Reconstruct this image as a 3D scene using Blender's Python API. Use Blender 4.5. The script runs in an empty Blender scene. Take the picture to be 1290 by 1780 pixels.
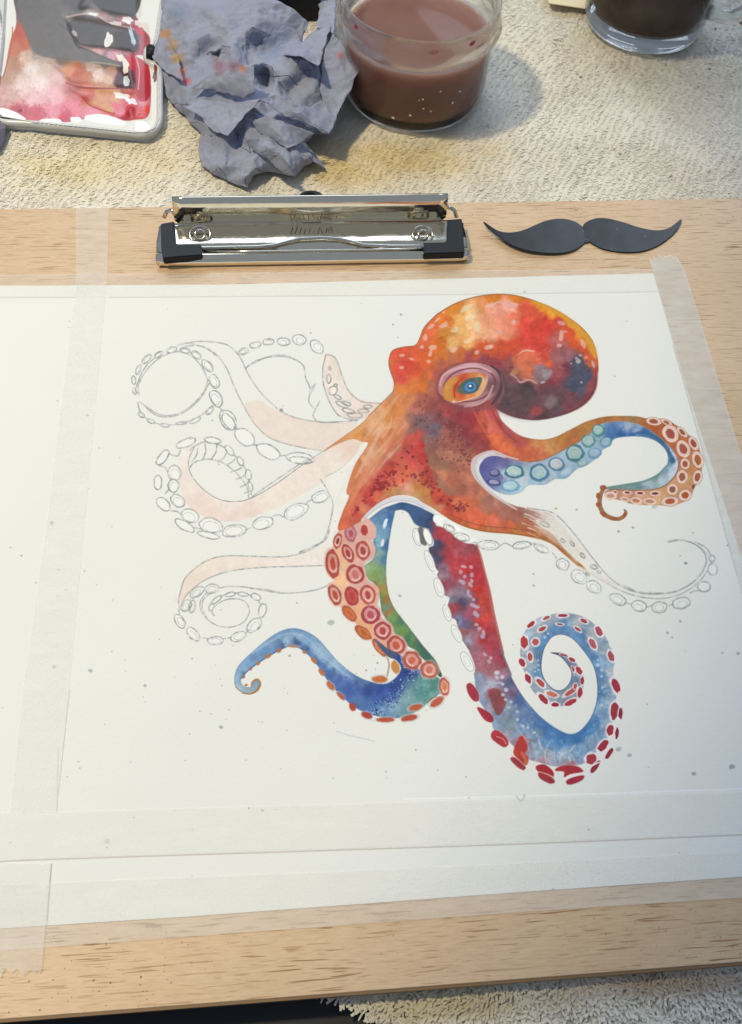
import bpy, bmesh, math, random
import numpy as np
from mathutils import Vector, Matrix, geometry, noise

# ---------------------------------------------------------------- camera, world, lamps, exposure
SC = bpy.context.scene
PW, PH, FPX, HC = 1290, 1780, 1700.0, 0.364        # photograph size, focal length in its pixels, camera height over the sheet (m)
_a, _b, _c = [math.radians(v) for v in (31.30288592, -8.07856518, 4.92723984)]
RC = Matrix.Rotation(_b, 3, 'Z') @ Matrix.Rotation(_a, 3, 'X') @ Matrix.Rotation(_c, 3, 'Z')
cam = bpy.data.cameras.new('camera'); cam_o = bpy.data.objects.new('camera', cam); SC.collection.objects.link(cam_o)
cam_o.matrix_world = Matrix.Translation((0, 0, HC)) @ RC.to_4x4()
cam.sensor_fit = 'VERTICAL'; cam.sensor_height = 24; cam.lens = 24*FPX/PH; cam.clip_start = .01; cam.clip_end = 50
SC.camera = cam_o
W_ = bpy.data.worlds.new('World'); SC.world = W_; W_.use_nodes = True
bg = W_.node_tree.nodes['Background']; bg.inputs[0].default_value = (.62, .74, .95, 1); bg.inputs[1].default_value = .38
def aim(o, loc, to): o.location = loc; o.rotation_euler = (Vector(to)-Vector(loc)).to_track_quat('-Z', 'Y').to_euler()
def window(x, w_, e):
    l = bpy.data.lights.new('window_light', 'AREA'); l.shape = 'RECTANGLE'; l.size = w_; l.size_y = 1.3; l.energy = e; l.color = (.72, .84, 1.0)
    o = bpy.data.objects.new('window_light', l); SC.collection.objects.link(o); aim(o, (x, 2.3, 1.68), (.1, .3, 0))
window(-.20, 1.15, 18.5); window(1.42, 1.0, 16)          # window light split in two, gap added for reflections in clip and moustache
ll = bpy.data.lights.new('desk_lamp_light', 'SPOT'); ll.energy = 57; ll.color = (1.0, .85, .58); ll.shadow_soft_size = .06; ll.spot_size = math.radians(43.9); ll.spot_blend = .12
lo = bpy.data.objects.new('desk_lamp_light', ll); SC.collection.objects.link(lo); aim(lo, (-.6, .40, 1.3), (-.32, .43, 0))
SC.view_settings.view_transform = 'Standard'; SC.view_settings.look = 'None'; SC.view_settings.exposure = .07; SC.view_settings.gamma = 1
SC.cycles.use_denoising = True; SC.cycles.max_bounces = 10; SC.cycles.transmission_bounces = 8; SC.cycles.sample_clamp_indirect = 4

def at(px, py, z=0.0):
    """the point of the plane z that lies under pixel (px, py) of the photograph"""
    d = RC @ Vector(((px-PW/2)/FPX, -(py-PH/2)/FPX, -1)); t = (z-HC)/d.z
    return Vector((d.x*t, d.y*t, z))
RCi = np.array(RC.transposed())
def proj(P):
    v = (np.asarray(P, float)-[0, 0, HC]) @ RCi.T
    return np.stack([PW/2+FPX*v[:, 0]/-v[:, 2], PH/2-FPX*v[:, 1]/-v[:, 2]], 1)
# ---------------------------------------------------------------- the watercolour painting (flat print on the paper)
CX0, CY0, CX1, CY1, CS = -20, 470, 1320, 1640, 2
CW, CH = (CX1-CX0)*CS, (CY1-CY0)*CS
PAPER = (226, 228, 223)
canvas = np.empty((CH, CW, 3), np.float32); canvas[:] = np.array(PAPER, np.float32)/255
prng = np.random.RandomState(7)

def vnoise(h, w, scale, rng):
    gh, gw = int(h/scale)+3, int(w/scale)+3
    g = rng.rand(gh, gw).astype(np.float32)
    y = np.arange(h, dtype=np.float32)/scale; x = np.arange(w, dtype=np.float32)/scale
    yi = y.astype(int); xi = x.astype(int); fy = y-yi; fx = x-xi
    fy = (fy*fy*(3-2*fy))[:, None]; fx = (fx*fx*(3-2*fx))[None, :]
    a = g[np.ix_(yi, xi)]; b = g[np.ix_(yi, xi+1)]; c = g[np.ix_(yi+1, xi)]; d = g[np.ix_(yi+1, xi+1)]
    return (a*(1-fx)+b*fx)*(1-fy)+(c*(1-fx)+d*fx)*fy - .5

def fbm(h, w, scale, rng, octs=3):
    s = 0; amp = 1; t = 0
    for k in range(octs):
        if scale < 1.5: break
        s = s+amp*vnoise(h, w, scale, rng); t += amp; amp *= .55; scale *= .5
    return s/t

NZ1 = fbm(CH, CW, 60, prng, 4); NZ2 = fbm(CH, CW, 60, prng, 4); NZ3 = fbm(CH, CW, 16, prng, 3)
NZ4 = fbm(CH, CW, 9, prng, 2); NZ5 = fbm(CH, CW, 28, prng, 4)

def K(ox, oy, s, x=None):
    def f(pts): return [(ox+p[0]/s, oy+p[1]/s)+tuple(p[2:]) for p in pts]
    f.s = s; f.o = (ox, oy)
    return f
I = K(0, 0, 1)
def hexc(c):
    if isinstance(c, str): return np.array([int(c[i:i+2], 16) for i in (0, 2, 4)], np.float32)/255
    return np.array(c, np.float32)/255

def smooth(pts, closed=True, n=6):
    p = np.array([q[:2] for q in pts], float); N = len(p)
    if N < 3: return p
    out = []
    for i in range(N if closed else N-1):
        if closed: a, b, c, d = p[(i-1) % N], p[i], p[(i+1) % N], p[(i+2) % N]
        else: a, b, c, d = p[max(i-1, 0)], p[i], p[i+1], p[min(i+2, N-1)]
        for k in range(n):
            t = k/n
            out.append(.5*((2*b)+(-a+c)*t+(2*a-5*b+4*c-d)*t*t+(-a+3*b-3*c+d)*t**3))
    if not closed: out.append(p[-1])
    return np.array(out)

def polymask(q):                       # q in photo px -> (mask, y0, x0)
    q = (np.asarray(q)[:, :2]-[CX0, CY0])*CS
    x0, y0 = np.maximum(np.floor(q.min(0)).astype(int)-2, 0); x1, y1 = np.minimum(np.ceil(q.max(0)).astype(int)+2, [CW, CH])
    if x1 <= x0 or y1 <= y0: return None, 0, 0
    h, w = y1-y0, x1-x0
    acc = np.zeros((h, w+1), np.int32)
    a = q; b = np.roll(q, -1, 0)
    for (ax, ay), (bx, by) in zip(a, b):
        if ay == by: continue
        lo, hi = (ay, by) if ay < by else (by, ay)
        ys = np.arange(max(int(np.ceil(lo-.5)), y0), min(int(np.ceil(hi-.5)), y1))
        if len(ys) == 0: continue
        xs = ax+(ys+.5-ay)*(bx-ax)/(by-ay)
        xi = np.clip(np.ceil(xs-.5).astype(int)-x0, 0, w)
        np.add.at(acc, (ys-y0, xi), 1)
    return (np.cumsum(acc, 1)[:, :w] % 2).astype(np.float32), y0, x0

def blur(m, r):
    r = int(r)
    if r < 1: return m
    for ax in (0, 1):
        for _ in range(2):
            pad = [(0, 0), (0, 0)]; pad[ax] = (r+1, r)
            c = np.cumsum(np.pad(m, pad, mode='edge'), axis=ax, dtype=np.float64)
            if ax == 0: m = ((c[2*r+1:]-c[:-2*r-1])/(2*r+1)).astype(np.float32)
            else: m = ((c[:, 2*r+1:]-c[:, :-2*r-1])/(2*r+1)).astype(np.float32)
    return m

def comp(m, y0, x0, col):
    h, w = m.shape; v = canvas[y0:y0+h, x0:x0+w]; m = m[..., None]
    v *= 1-m; v += m*col

def field(h, w, y0, x0, samples, warp, power=4):
    yy = (np.arange(h)+y0)/CS+CY0; xx = (np.arange(w)+x0)/CS+CX0
    hf = NZ3[y0:y0+h, x0:x0+w]*min(warp, 10)*1.0+NZ5[y0:y0+h, x0:x0+w]*min(warp, 10)*1.0
    X = xx[None, :]+NZ1[y0:y0+h, x0:x0+w]*warp*1.3+hf; Y = yy[:, None]+NZ2[y0:y0+h, x0:x0+w]*warp*1.3-hf
    num = np.zeros((h, w, 3), np.float32); den = np.zeros((h, w), np.float32)
    for s in samples:
        k = s[3] if len(s) > 3 else 1
        d = ((X-s[0])**2+(Y-s[1])**2+6)**(-power/2)*k
        den += d; num += d[..., None].astype(np.float32)*hexc(s[2])
    return num/den[..., None]

def fill(pts, samples, closed=True, warp=26, rough=1.2, mottle=.05, edge=None, sm=True, alpha=1, soft=0, power=3.2):
    q = smooth(pts) if sm else np.array([p[:2] for p in pts], float)
    m, y0, x0 = polymask(q)
    if m is None: return
    pd = 6*CS
    ya, xa = max(y0-pd, 0), max(x0-pd, 0); yb, xb = min(y0+m.shape[0]+pd, CH), min(x0+m.shape[1]+pd, CW)
    M = np.zeros((yb-ya, xb-xa), np.float32); M[y0-ya:y0-ya+m.shape[0], x0-xa:x0-xa+m.shape[1]] = m
    h, w = M.shape
    if rough:
        B = blur(M, max(1, rough*CS)); B = B+NZ3[ya:yb, xa:xb]*.35; M = np.clip((B-.5)*6+.5, 0, 1)
    M = blur(M, max(soft, .7 if rough else 0)*CS) if (soft or rough) else M
    if isinstance(samples, str): col = np.broadcast_to(hexc(samples), (h, w, 3)).copy()
    else: col = field(h, w, ya, xa, samples, warp, power)
    n = NZ3[ya:yb, xa:xb]*.6+NZ4[ya:yb, xa:xb]*.5+NZ5[ya:yb, xa:xb]*.9
    col = col*(1+mottle*3.2*n)[..., None]
    if edge:
        ec, ew, ea = edge
        inner = blur(M, max(1, ew*CS)); e = np.clip((1-inner)*2, 0, 1)*M*ea
        col = col*(1-e[..., None])+hexc(ec)*e[..., None]
    comp(np.clip(M*alpha, 0, 1), ya, xa, np.clip(col, 0, 1))

def ell(cx, cy, rx, ry, ang=0, n=28):
    t = np.linspace(0, 2*np.pi, n, endpoint=False); a = np.radians(ang)
    x, y = rx*np.cos(t), ry*np.sin(t)
    return np.stack([cx+x*np.cos(a)-y*np.sin(a), cy+x*np.sin(a)+y*np.cos(a)], 1)

def disc(cx, cy, rx, ry, ang, c, alpha=1, soft=0.5, mottle=.03, wob=.08):
    e = ell(cx, cy, rx, ry, ang, 14); e = (e-[cx, cy])*(1+wob*(prng.rand(14, 1)*2-1))+[cx, cy]
    fill(e, c, rough=0, alpha=alpha, soft=soft, mottle=mottle)

def stroke(pts, w, c, alpha=1, soft=.4, closed=False, taper=False, jit=0.0, grain=0):
    q = smooth(pts, closed, 6)
    if closed: q = np.vstack([q, q[:1]])
    wid = w if np.ndim(w) else [w]
    q = (q-[CX0, CY0])*CS
    W_ = max(wid)*CS+soft*CS*3+3
    x0, y0 = np.maximum(np.floor(q.min(0)-W_).astype(int), 0); x1, y1 = np.minimum(np.ceil(q.max(0)+W_).astype(int), [CW, CH])
    if x1 <= x0 or y1 <= y0: return
    D = np.full((y1-y0, x1-x0), -1e3, np.float32)
    n = len(q)
    for i in range(n-1):
        a, b = q[i], q[i+1]
        t = (i+.5)/(n-1); r = np.interp(t, np.linspace(0, 1, len(wid)), wid)/2*CS
        if taper: r *= min(1, 5*min(t, 1-t)+.15)
        bx0, by0 = np.maximum(np.floor(np.minimum(a, b)-W_).astype(int), [x0, y0]); bx1, by1 = np.minimum(np.ceil(np.maximum(a, b)+W_).astype(int), [x1, y1])
        if bx1 <= bx0 or by1 <= by0: continue
        Y, X = np.mgrid[by0:by1, bx0:bx1].astype(np.float32)+.5
        d = b-a; L = (d**2).sum()+1e-6
        u = np.clip(((X-a[0])*d[0]+(Y-a[1])*d[1])/L, 0, 1)
        dist = r-np.hypot(X-a[0]-u*d[0], Y-a[1]-u*d[1])
        v = D[by0-y0:by1-y0, bx0-x0:bx1-x0]; np.maximum(v, dist, out=v)
    m = np.clip(D/(max(soft, .25)*CS)+.5, 0, 1)
    m = m*(1+grain*(NZ4[y0:y1, x0:x1]*2+NZ3[y0:y1, x0:x1]*2))
    comp(np.clip(m*alpha, 0, 1), y0, x0, hexc(c))

PEN = '929896'
def pencil(pts, closed=False, w=2.5, a=.55, c=PEN):
    stroke(pts, w, c, a, .7, closed, grain=.7)
    if len(pts) > 3 and prng.rand() < .5:
        q = [(p[0]+prng.uniform(-.9, .9), p[1]+prng.uniform(-.9, .9)) for p in pts]
        stroke(q, w*.7, c, a*.5, .7, closed, grain=.9)
def psuck(cx, cy, rx, ry, ang=0, inner=.6, f=I, fillc='e8eae6'):
    s = f.s; (cx, cy), = f([(cx, cy)]); rx /= s; ry /= s
    e = ell(cx, cy, rx, ry, ang, 12); e = (e-[cx, cy])*(1+.07*(prng.rand(12, 1)*2-1))+[cx, cy]
    if fillc: fill(e, fillc, rough=0, alpha=.8, soft=.4, mottle=0)
    stroke(e, 2.5, PEN, .62, .9, True, grain=.7)
    if inner:
        a = np.radians(ang); o = (prng.uniform(-.12, .12)*rx, prng.uniform(0, .25)*ry)
        stroke(ell(cx+o[0], cy+o[1], rx*inner, ry*inner, ang, 10), 1.1, PEN, .5, .6, True, grain=.8)

# ---- tape joints, specks first
def line(pts, w, c, a): stroke(pts, w, c, a, .6)
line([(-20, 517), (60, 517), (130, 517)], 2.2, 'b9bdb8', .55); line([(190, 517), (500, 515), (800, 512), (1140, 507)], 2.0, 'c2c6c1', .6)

A = K(640, 490, 3.0); B = K(560, 740, 4.3); C = K(540, 880, 4.9615); D_ = K(390, 1070, 3.1463); E_ = K(800, 700, 2.9318)
F = K(700, 840, 2.3036); G = K(740, 1050, 3.5833); L = K(200, 560, 2.6875); M4 = K(280, 920, 3.7941); N = K(640, 660, 4.9615); Q = K(740, 900, 6.357)
P2 = K(850, 500, 5.8636); P1 = K(640, 500, 5.8636); R4 = K(1000, 700, 5.375); S6 = K(880, 1050, 5.3955); T7 = K(200, 570, 4.9615)

# ================= pencil arms, left
# peach washes
fill(L([(605, 385), (680, 368), (720, 395), (790, 425), (880, 455), (1000, 470), (1130, 468), (1080, 520), (1000, 585), (960, 598), (870, 585), (770, 560), (690, 520), (640, 460)]), 'e4d6cc', rough=1, mottle=.015, edge=('dccabf', 1.5, .4))
fill(L([(325, 590), (370, 575), (345, 640), (350, 700), (400, 770), (480, 825), (560, 838), (640, 820), (760, 750), (870, 670), (960, 615), (1080, 545), (1165, 560), (1120, 620), (1050, 680), (1000, 730), (900, 790), (790, 850), (690, 895), (600, 925), (500, 930), (400, 900), (330, 840), (300, 760), (295, 660)]), L([(330, 620, 'e8dfd8'), (320, 740, 'e7dbd3'), (420, 860, 'e5d2c8'), (560, 900, 'e4d2c8'), (640, 880, 'e4d2c7'), (700, 830, 'e9ddd4'), (850, 730, 'e8dbd2'), (1000, 640, 'e8dcd1'), (1120, 570, 'e3cdbb'), (520, 820, 'eadfd8')]), rough=1, mottle=.02)
fill(L([(990, 150), (1025, 165), (1060, 240), (1090, 310), (1150, 365), (1230, 378), (1180, 440), (1120, 458), (1060, 440), (1010, 380), (980, 300), (975, 220)]), L([(1010, 190, 'e5d8cf'), (1040, 330, 'e8ddd6'), (1170, 400, 'e3d2c8')]), rough=1, mottle=.03)
fill(M4([(1100, 60), (1075, 100), (1000, 140), (880, 172), (760, 183), (600, 178), (440, 175), (330, 195), (240, 245), (160, 320), (130, 400), (120, 470), (150, 470), (200, 400), (290, 340), (400, 290), (520, 262), (700, 248), (900, 245), (1075, 240)]), M4([(160, 360, 'e6d6ca'), (300, 240, 'e6dace'), (600, 215, 'e7dcd2'), (1000, 200, 'e9e0d8')]), rough=1, mottle=.02)
fill(M4([(85, 460), (110, 430), (120, 470), (100, 485)]), 'e4cfd0', rough=1, alpha=.6)
# arm 1: top sweep
pencil(L([(290, 110), (370, 92), (450, 92), (520, 105), (560, 135), (590, 175), (620, 240), (665, 310), (720, 370), (790, 425), (880, 455), (1000, 468), (1130, 458)]), a=.5)
pencil(L([(330, 112), (400, 112), (470, 150), (520, 215), (560, 310), (600, 390), (640, 460), (700, 525), (770, 560), (870, 585), (965, 600)]), a=.5)
pencil(L([(300, 100), (340, 98), (420, 118), (470, 158)]), a=.3)
# circle tip
for cfg in [T7([(205, 575), (200, 500), (240, 410), (300, 330), (390, 255), (480, 215), (560, 205), (640, 235), (720, 300), (770, 380), (800, 450)]), T7([(190, 560), (180, 520), (225, 400), (290, 300), (380, 240)]),
            T7([(800, 450), (770, 540), (690, 640), (600, 710), (480, 755), (380, 745), (300, 700), (215, 640)]), T7([(810, 480), (740, 600), (650, 690), (560, 745), (450, 770), (350, 750), (270, 690)]),
            T7([(195, 640), (215, 720), (280, 790), (380, 830), (500, 835), (640, 800), (740, 755), (840, 670)])]:
    pencil(cfg, a=.5)
for s in [(270, 270, 50, 22, -45), (200, 360, 45, 18, -70), (160, 450, 35, 16, -95), (165, 545, 30, 12, 70), (375, 230, 42, 20, -35), (487, 190, 45, 24, -15), (603, 195, 42, 22, 8), (700, 235, 48, 26, 35), (795, 325, 62, 34, 48), (855, 462, 62, 40, 68), (870, 610, 78, 46, 62),
          (225, 750, 30, 18, 35), (310, 805, 35, 16, 20), (430, 840, 42, 14, 5), (570, 822, 45, 10, -5), (690, 800, 52, 16, -25), (815, 715, 42, 20, -50)]:
    psuck(*s, f=T7, inner=0 if s[3] < 18 else .65)
for s in [(527, 458, 50, 34, 55), (605, 537, 52, 32, 40), (715, 605, 58, 30, 28), (865, 635, 64, 26, 8)]: psuck(*s, f=L, inner=.0)
for s in [(530, 465, 42, 22, 55), (865, 645, 50, 16, 5)]: psuck(*s, f=L, inner=0, fillc=None)
pencil(L([(490, 400), (500, 415), (505, 425)])); pencil(L([(555, 490), (570, 495)])); pencil(L([(645, 575), (660, 572)])); pencil(L([(770, 625), (800, 622)]))
# arm 2: loop behind
pencil(L([(610, 215), (650, 185), (710, 165), (780, 160), (840, 175), (880, 205), (890, 260), (910, 310), (905, 370), (930, 405)]))
pencil(L([(640, 195), (720, 160), (790, 155), (850, 178)]), a=.35)
pencil(L([(915, 310), (935, 290), (920, 320), (905, 350)]), a=.5); pencil(L([(955, 370), (940, 400), (925, 440), (960, 468), (1040, 465)]), a=.5)
for s in [(600, 137, 22, 14, -20), (655, 107, 26, 14, -12), (717, 92, 26, 14, -5), (787, 92, 30, 18, 5), (860, 82, 32, 24, 12), (942, 115, 36, 24, 48)]: psuck(*s, f=L, inner=.55)
pencil(L([(985, 150), (970, 220), (975, 300), (1005, 380), (1050, 440), (1130, 460)])); pencil(L([(990, 150), (1030, 170), (1060, 250), (1090, 320), (1150, 370), (1240, 380)]))
for s in [(998, 265, 10, 20, 0), (1018, 320, 18, 22, 30), (1030, 295, 8, 6, 0), (1002, 215, 5, 8, 0), (1060, 385, 30, 10, 25), (1090, 415, 30, 10, 15), (1080, 380, 22, 8, 20), (1120, 435, 34, 12, 5), (1160, 415, 24, 9, 0), (1180, 395, 20, 8, 0), (1040, 350, 18, 8, 30)]: psuck(*s, f=L, inner=0, fillc=None)
# arm 3: big hook with suckers
pencil(L([(625, 820), (610, 760), (560, 700), (500, 655), (430, 640), (370, 655), (350, 680)])); pencil(L([(350, 600), (370, 580), (430, 558), (500, 580), (560, 625), (610, 690), (630, 760), (635, 805)]))
pencil(L([(370, 585), (345, 640), (350, 700), (400, 770), (480, 825), (560, 838), (640, 820), (760, 750), (870, 670), (960, 610), (1080, 530)]), w=1.8, a=.7)
pencil(L([(640, 815), (740, 745), (860, 665), (900, 640)]), a=.5)
for x in [(385, 590, 360, 650), (420, 570, 410, 640), (475, 575, 450, 640), (520, 610, 480, 655), (560, 640, 515, 668), (590, 680, 540, 700), (610, 710, 565, 735), (625, 740, 585, 770), (632, 775, 605, 800)]:
    pencil(L([(x[0], x[1]), ((x[0]+x[2])/2+8, (x[1]+x[3])/2), (x[2], x[3])]), a=.6)
for s in [(330, 565, 45, 18, -22), (455, 553, 38, 14, 8), (535, 600, 28, 14, 50), (585, 650, 22, 13, 60), (622, 712, 24, 13, 80), (632, 770, 22, 10, 80), (222, 632, 42, 18, -52), (200, 750, 18, 34, 0), (225, 850, 38, 24, 40), (325, 950, 50, 20, 30), (437, 995, 52, 14, 14)]: psuck(*s, f=L, inner=0)
for s in [(277, 705, 30, 34, 0), (272, 765, 26, 30, 0), (292, 835, 36, 26, 40), (350, 905, 40, 30, 25), (447, 950, 54, 34, 10), (555, 975, 56, 28, -8), (688, 940, 50, 28, -15), (845, 885, 60, 32, -25), (960, 815, 42, 26, -18)]: psuck(*s, f=L, inner=.72)
pencil(L([(250, 615), (290, 625), (305, 600)])); pencil(L([(205, 670), (235, 680), (245, 700)])); pencil(L([(235, 800), (250, 780), (245, 760)])); pencil(L([(250, 880), (290, 885), (310, 900)])); pencil(L([(370, 960), (395, 965)]))
pencil(L([(740, 905), (765, 900), (785, 910)])); pencil(L([(890, 850), (905, 835), (920, 830)])); pencil(L([(610, 970), (635, 960)]))
# belly line
pencil(L([(960, 735), (990, 780), (1015, 830), (1015, 880), (1000, 950), (975, 1015), (930, 1045), (860, 1075)]), a=.55)
pencil(L([(1165, 590), (1120, 650), (1080, 740), (1050, 800), (1020, 860)]), a=.35); pencil(L([(985, 720), (1060, 680), (1140, 600)]), a=.3)
fill(L([(1120, 620), (1160, 560), (1230, 520), (1130, 700), (1090, 800), (1070, 860), (1030, 960), (1000, 1000), (1020, 880), (1015, 830), (985, 770), (985, 730), (1060, 680)]), 'e9e5dd', rough=1, alpha=.8, mottle=.01)
# arm 4: low, left coil
pencil(M4([(1110, 0), (1090, 60), (1040, 100), (960, 145), (860, 175), (760, 183), (600, 178), (440, 175), (330, 195), (240, 245), (160, 320), (130, 400), (115, 480), (120, 560)]))
pencil(M4([(1090, 238), (900, 245), (700, 250), (520, 265), (400, 290), (290, 335), (200, 400), (150, 460), (115, 540)]))
pencil(M4([(1100, 370), (1020, 400), (900, 418), (780, 420), (660, 400), (540, 380), (440, 378), (380, 390)])); pencil(M4([(780, 415), (680, 395), (590, 390)]), a=.4)
pencil(M4([(300, 420), (260, 470), (260, 530), (300, 590), (370, 635), (460, 645), (540, 615), (580, 550), (565, 490), (510, 460), (430, 465), (370, 495), (335, 540), (350, 570)]), w=1.9, a=.65)
pencil(M4([(330, 420), (280, 460), (270, 520), (300, 580)]), a=.5); pencil(M4([(320, 530), (340, 480), (400, 440), (480, 420), (570, 430), (640, 470), (665, 540), (640, 600)]), a=.55)
for s in [(335, 392, 48, 30, -12), (235, 415, 52, 28, -35), (165, 505, 42, 30, -55), (205, 510, 20, 40, 10)]: psuck(*s, f=M4, inner=.6, fillc=None)
for s in [(123, 607, 50, 28, 58), (210, 692, 55, 30, 48), (358, 735, 52, 26, -3), (508, 708, 52, 28, -24), (615, 633, 58, 34, -45), (668, 535, 24, 46, 12), (625, 447, 34, 20, 30), (540, 428, 34, 12, 8), (455, 430, 32, 14, -12), (365, 465, 40, 14, -38), (330, 515, 14, 24, 20)]: psuck(*s, f=M4, inner=.6 if s[2] > 40 else 0)
pencil(M4([(250, 715), (290, 718), (310, 728)])); pencil(M4([(410, 722), (440, 718), (460, 712)])); pencil(M4([(555, 690), (570, 670), (580, 665)]))

# ================= pencil end of the right-hand arm
pencil(F([(500, 100), (590, 115), (640, 150), (700, 220), (760, 300), (820, 370), (880, 415), (950, 440), (1020, 443), (1090, 435), (1150, 405), (1195, 360), (1215, 310), (1200, 270), (1160, 240), (1110, 228), (1065, 235)]), a=.5)
pencil(F([(880, 408), (950, 436), (1030, 440), (1100, 430), (1160, 398)]), a=.4); pencil(F([(720, 345), (800, 390), (860, 425), (930, 450), (1010, 462), (1080, 455), (1140, 430), (1190, 390), (1225, 340), (1235, 300), (1215, 260), (1170, 235)]), a=.4)
for s in [(185, 185, 30, 14, 20), (235, 215, 34, 16, 12), (345, 248, 42, 18, 5), (475, 248, 36, 14, -8), (555, 262, 30, 13, 25), (640, 325, 26, 22, 30), (705, 375, 34, 24, 35), (765, 415, 30, 22, 35), (860, 465, 34, 20, 25), (945, 492, 30, 21, 10), (1027, 497, 30, 22, -5), (1115, 480, 36, 22, -12), (1205, 415, 24, 20, 0), (1240, 345, 18, 22, 0), (1238, 302, 12, 12, 0)]: psuck(*s, f=F, inner=.6 if s[2] > 25 else 0)
pencil(F([(280, 235), (300, 240)])); pencil(F([(390, 250), (410, 240), (435, 252)])); pencil(F([(510, 245), (530, 240)])); pencil(F([(600, 280), (615, 300)])); pencil(F([(1150, 440), (1165, 432), (1185, 430)])); pencil(F([(1065, 490), (1082, 485)])); pencil(F([(980, 495), (997, 490)])); pencil(F([(890, 478), (915, 485)]))
pencil(F([(1060, 232), (1100, 226), (1150, 236), (1195, 262), (1232, 300)]), w=3, a=.22)

# ================= blue/green underside of the sucker arm + blue web
fill(B([(330, 720), (360, 690), (450, 620), (530, 590), (600, 572), (700, 598), (790, 640), (835, 665), (840, 700), (826, 750), (790, 770), (700, 740), (665, 690), (640, 650), (600, 630), (560, 632), (535, 650), (520, 740), (500, 860), (480, 960), (400, 980), (380, 850), (400, 780), (370, 720)]),
     B([(420, 650, '5b80ad'), (400, 700, '5c86b0'), (530, 610, '3f6596'), (600, 600, '35588a'), (680, 640, '3c5c8c'), (760, 690, '3b5580'), (820, 720, '2f4470'), (480, 700, '6591b8'), (430, 800, '6f9bbb'), (500, 760, '4d7db0'), (460, 880, '6fa0b4')]), warp=14, rough=.6, edge=('2c4d80', 1, .6), mottle=.06)
green = C([(510, 110), (560, 200), (560, 270), (545, 300), (560, 360), (540, 450), (480, 500), (460, 520), (490, 620), (560, 680), (590, 760), (600, 830), (610, 900), (640, 960), (700, 1040), (720, 1100), (790, 1140), (830, 1200), (900, 1250), (960, 1290), (1060, 1400), (1130, 1490), (1100, 1200), (980, 1200), (880, 1080), (780, 960), (700, 840), (660, 700), (650, 550), (660, 400), (690, 200), (720, 40), (600, 40)])
green = C([(510, 110), (560, 200), (560, 270), (545, 300), (560, 360), (540, 450), (480, 500), (460, 520), (490, 620), (560, 680), (590, 760), (600, 830), (610, 900), (640, 960), (700, 1040), (720, 1100), (790, 1140), (830, 1200), (900, 1240)])+D_([(1040, 200), (1100, 250), (1170, 330), (1190, 330), (1175, 290), (1150, 240), (1090, 170), (1020, 80), (950, 0)])+C([(880, 1080), (780, 960), (700, 840), (660, 700), (650, 550), (660, 400), (690, 200), (722, 35), (620, 60)])
fill(green, C([(600, 90, '5d86b2'), (600, 200, '6c9cc0'), (670, 120, '3f6ea8'), (590, 300, '79a9b8'), (665, 350, '3d6a9f'), (590, 400, '82aaa6'), (520, 520, '8aaa7c'), (560, 580, '7fa55e'), (640, 450, '4a7ba6'), (600, 620, '7d9c68'), (560, 660, '9a7f3c'), (620, 720, 'a5863e'), (640, 800, 'a8763a'), (660, 900, 'a9703e'), (600, 780, '62994e'), (640, 880, '6f9b80'), (700, 960, '6f9c5c'), (700, 1040, '7f9c3c'), (780, 1060, '6f9a48'), (760, 1000, '4f7f64'), (860, 1150, '5d8a5e'), (860, 1220, '5c7f4a'), (950, 1200, '3f7062'), (1000, 1250, '3f6b5c')])+D_([(1000, 130, '4a7d62'), (1080, 210, '3f7560'), (1130, 260, '44705c'), (1040, 200, '6f8f50'), (1170, 310, '2f5a55'), (940, 60, '66935a')]), warp=10, rough=.6, edge=('32506a', 1, .7), mottle=.07)
for x, y, a, b in [(640, 150, 16, 42), (618, 315, 13, 34), (655, 120, 8, 16)]:
    (px, py), = C([(x, y)]); disc(px, py, a/4.96, b/4.96, 12, 'dbe8ee', .95)
# sucker flesh
flesh = C([(440, 90), (500, 110), (560, 180), (560, 270), (520, 290), (555, 360), (540, 440), (460, 500), (480, 600), (500, 650), (580, 700), (590, 770), (570, 850), (600, 900), (610, 960), (690, 1010), (720, 1080), (720, 1120), (790, 1140), (830, 1200), (810, 1270), (700, 1290), (620, 1290), (560, 1220), (540, 1160), (440, 1130), (400, 1060), (380, 1000), (280, 940), (260, 870), (180, 840), (150, 760), (150, 670), (200, 640), (150, 600), (130, 520), (140, 430), (190, 370), (195, 290), (240, 210), (300, 150)])
fill(flesh, C([(380, 150, 'd8a396'), (540, 200, 'd9aaa0'), (270, 240, 'db9a88'), (230, 420, 'eba87c'), (280, 600, 'f0b987'), (230, 640, 'efb98c'), (420, 500, 'e2a492'), (480, 480, 'd9aaa4'), (280, 680, 'eeb48c'), (450, 700, 'dfa596'), (420, 870, 'eda673'), (480, 1040, 'eea76e'), (560, 1000, 'dda095'), (520, 1120, 'eaa678'), (610, 1170, 'e0a28c'), (680, 1020, 'd6a8a2'), (780, 1130, 'dda89c'), (180, 650, 'eec7a5'), (400, 240, 'dfa595')]), warp=8, rough=.5, mottle=.04)
stroke(C([(505, 110), (560, 190), (562, 265), (525, 290), (556, 350), (545, 440), (470, 505), (490, 600), (505, 650), (580, 700), (592, 770), (580, 850), (610, 905), (625, 960), (690, 1010), (722, 1090), (790, 1140), (830, 1200)]), 1.4, 'b9a3a4', .6)

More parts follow.
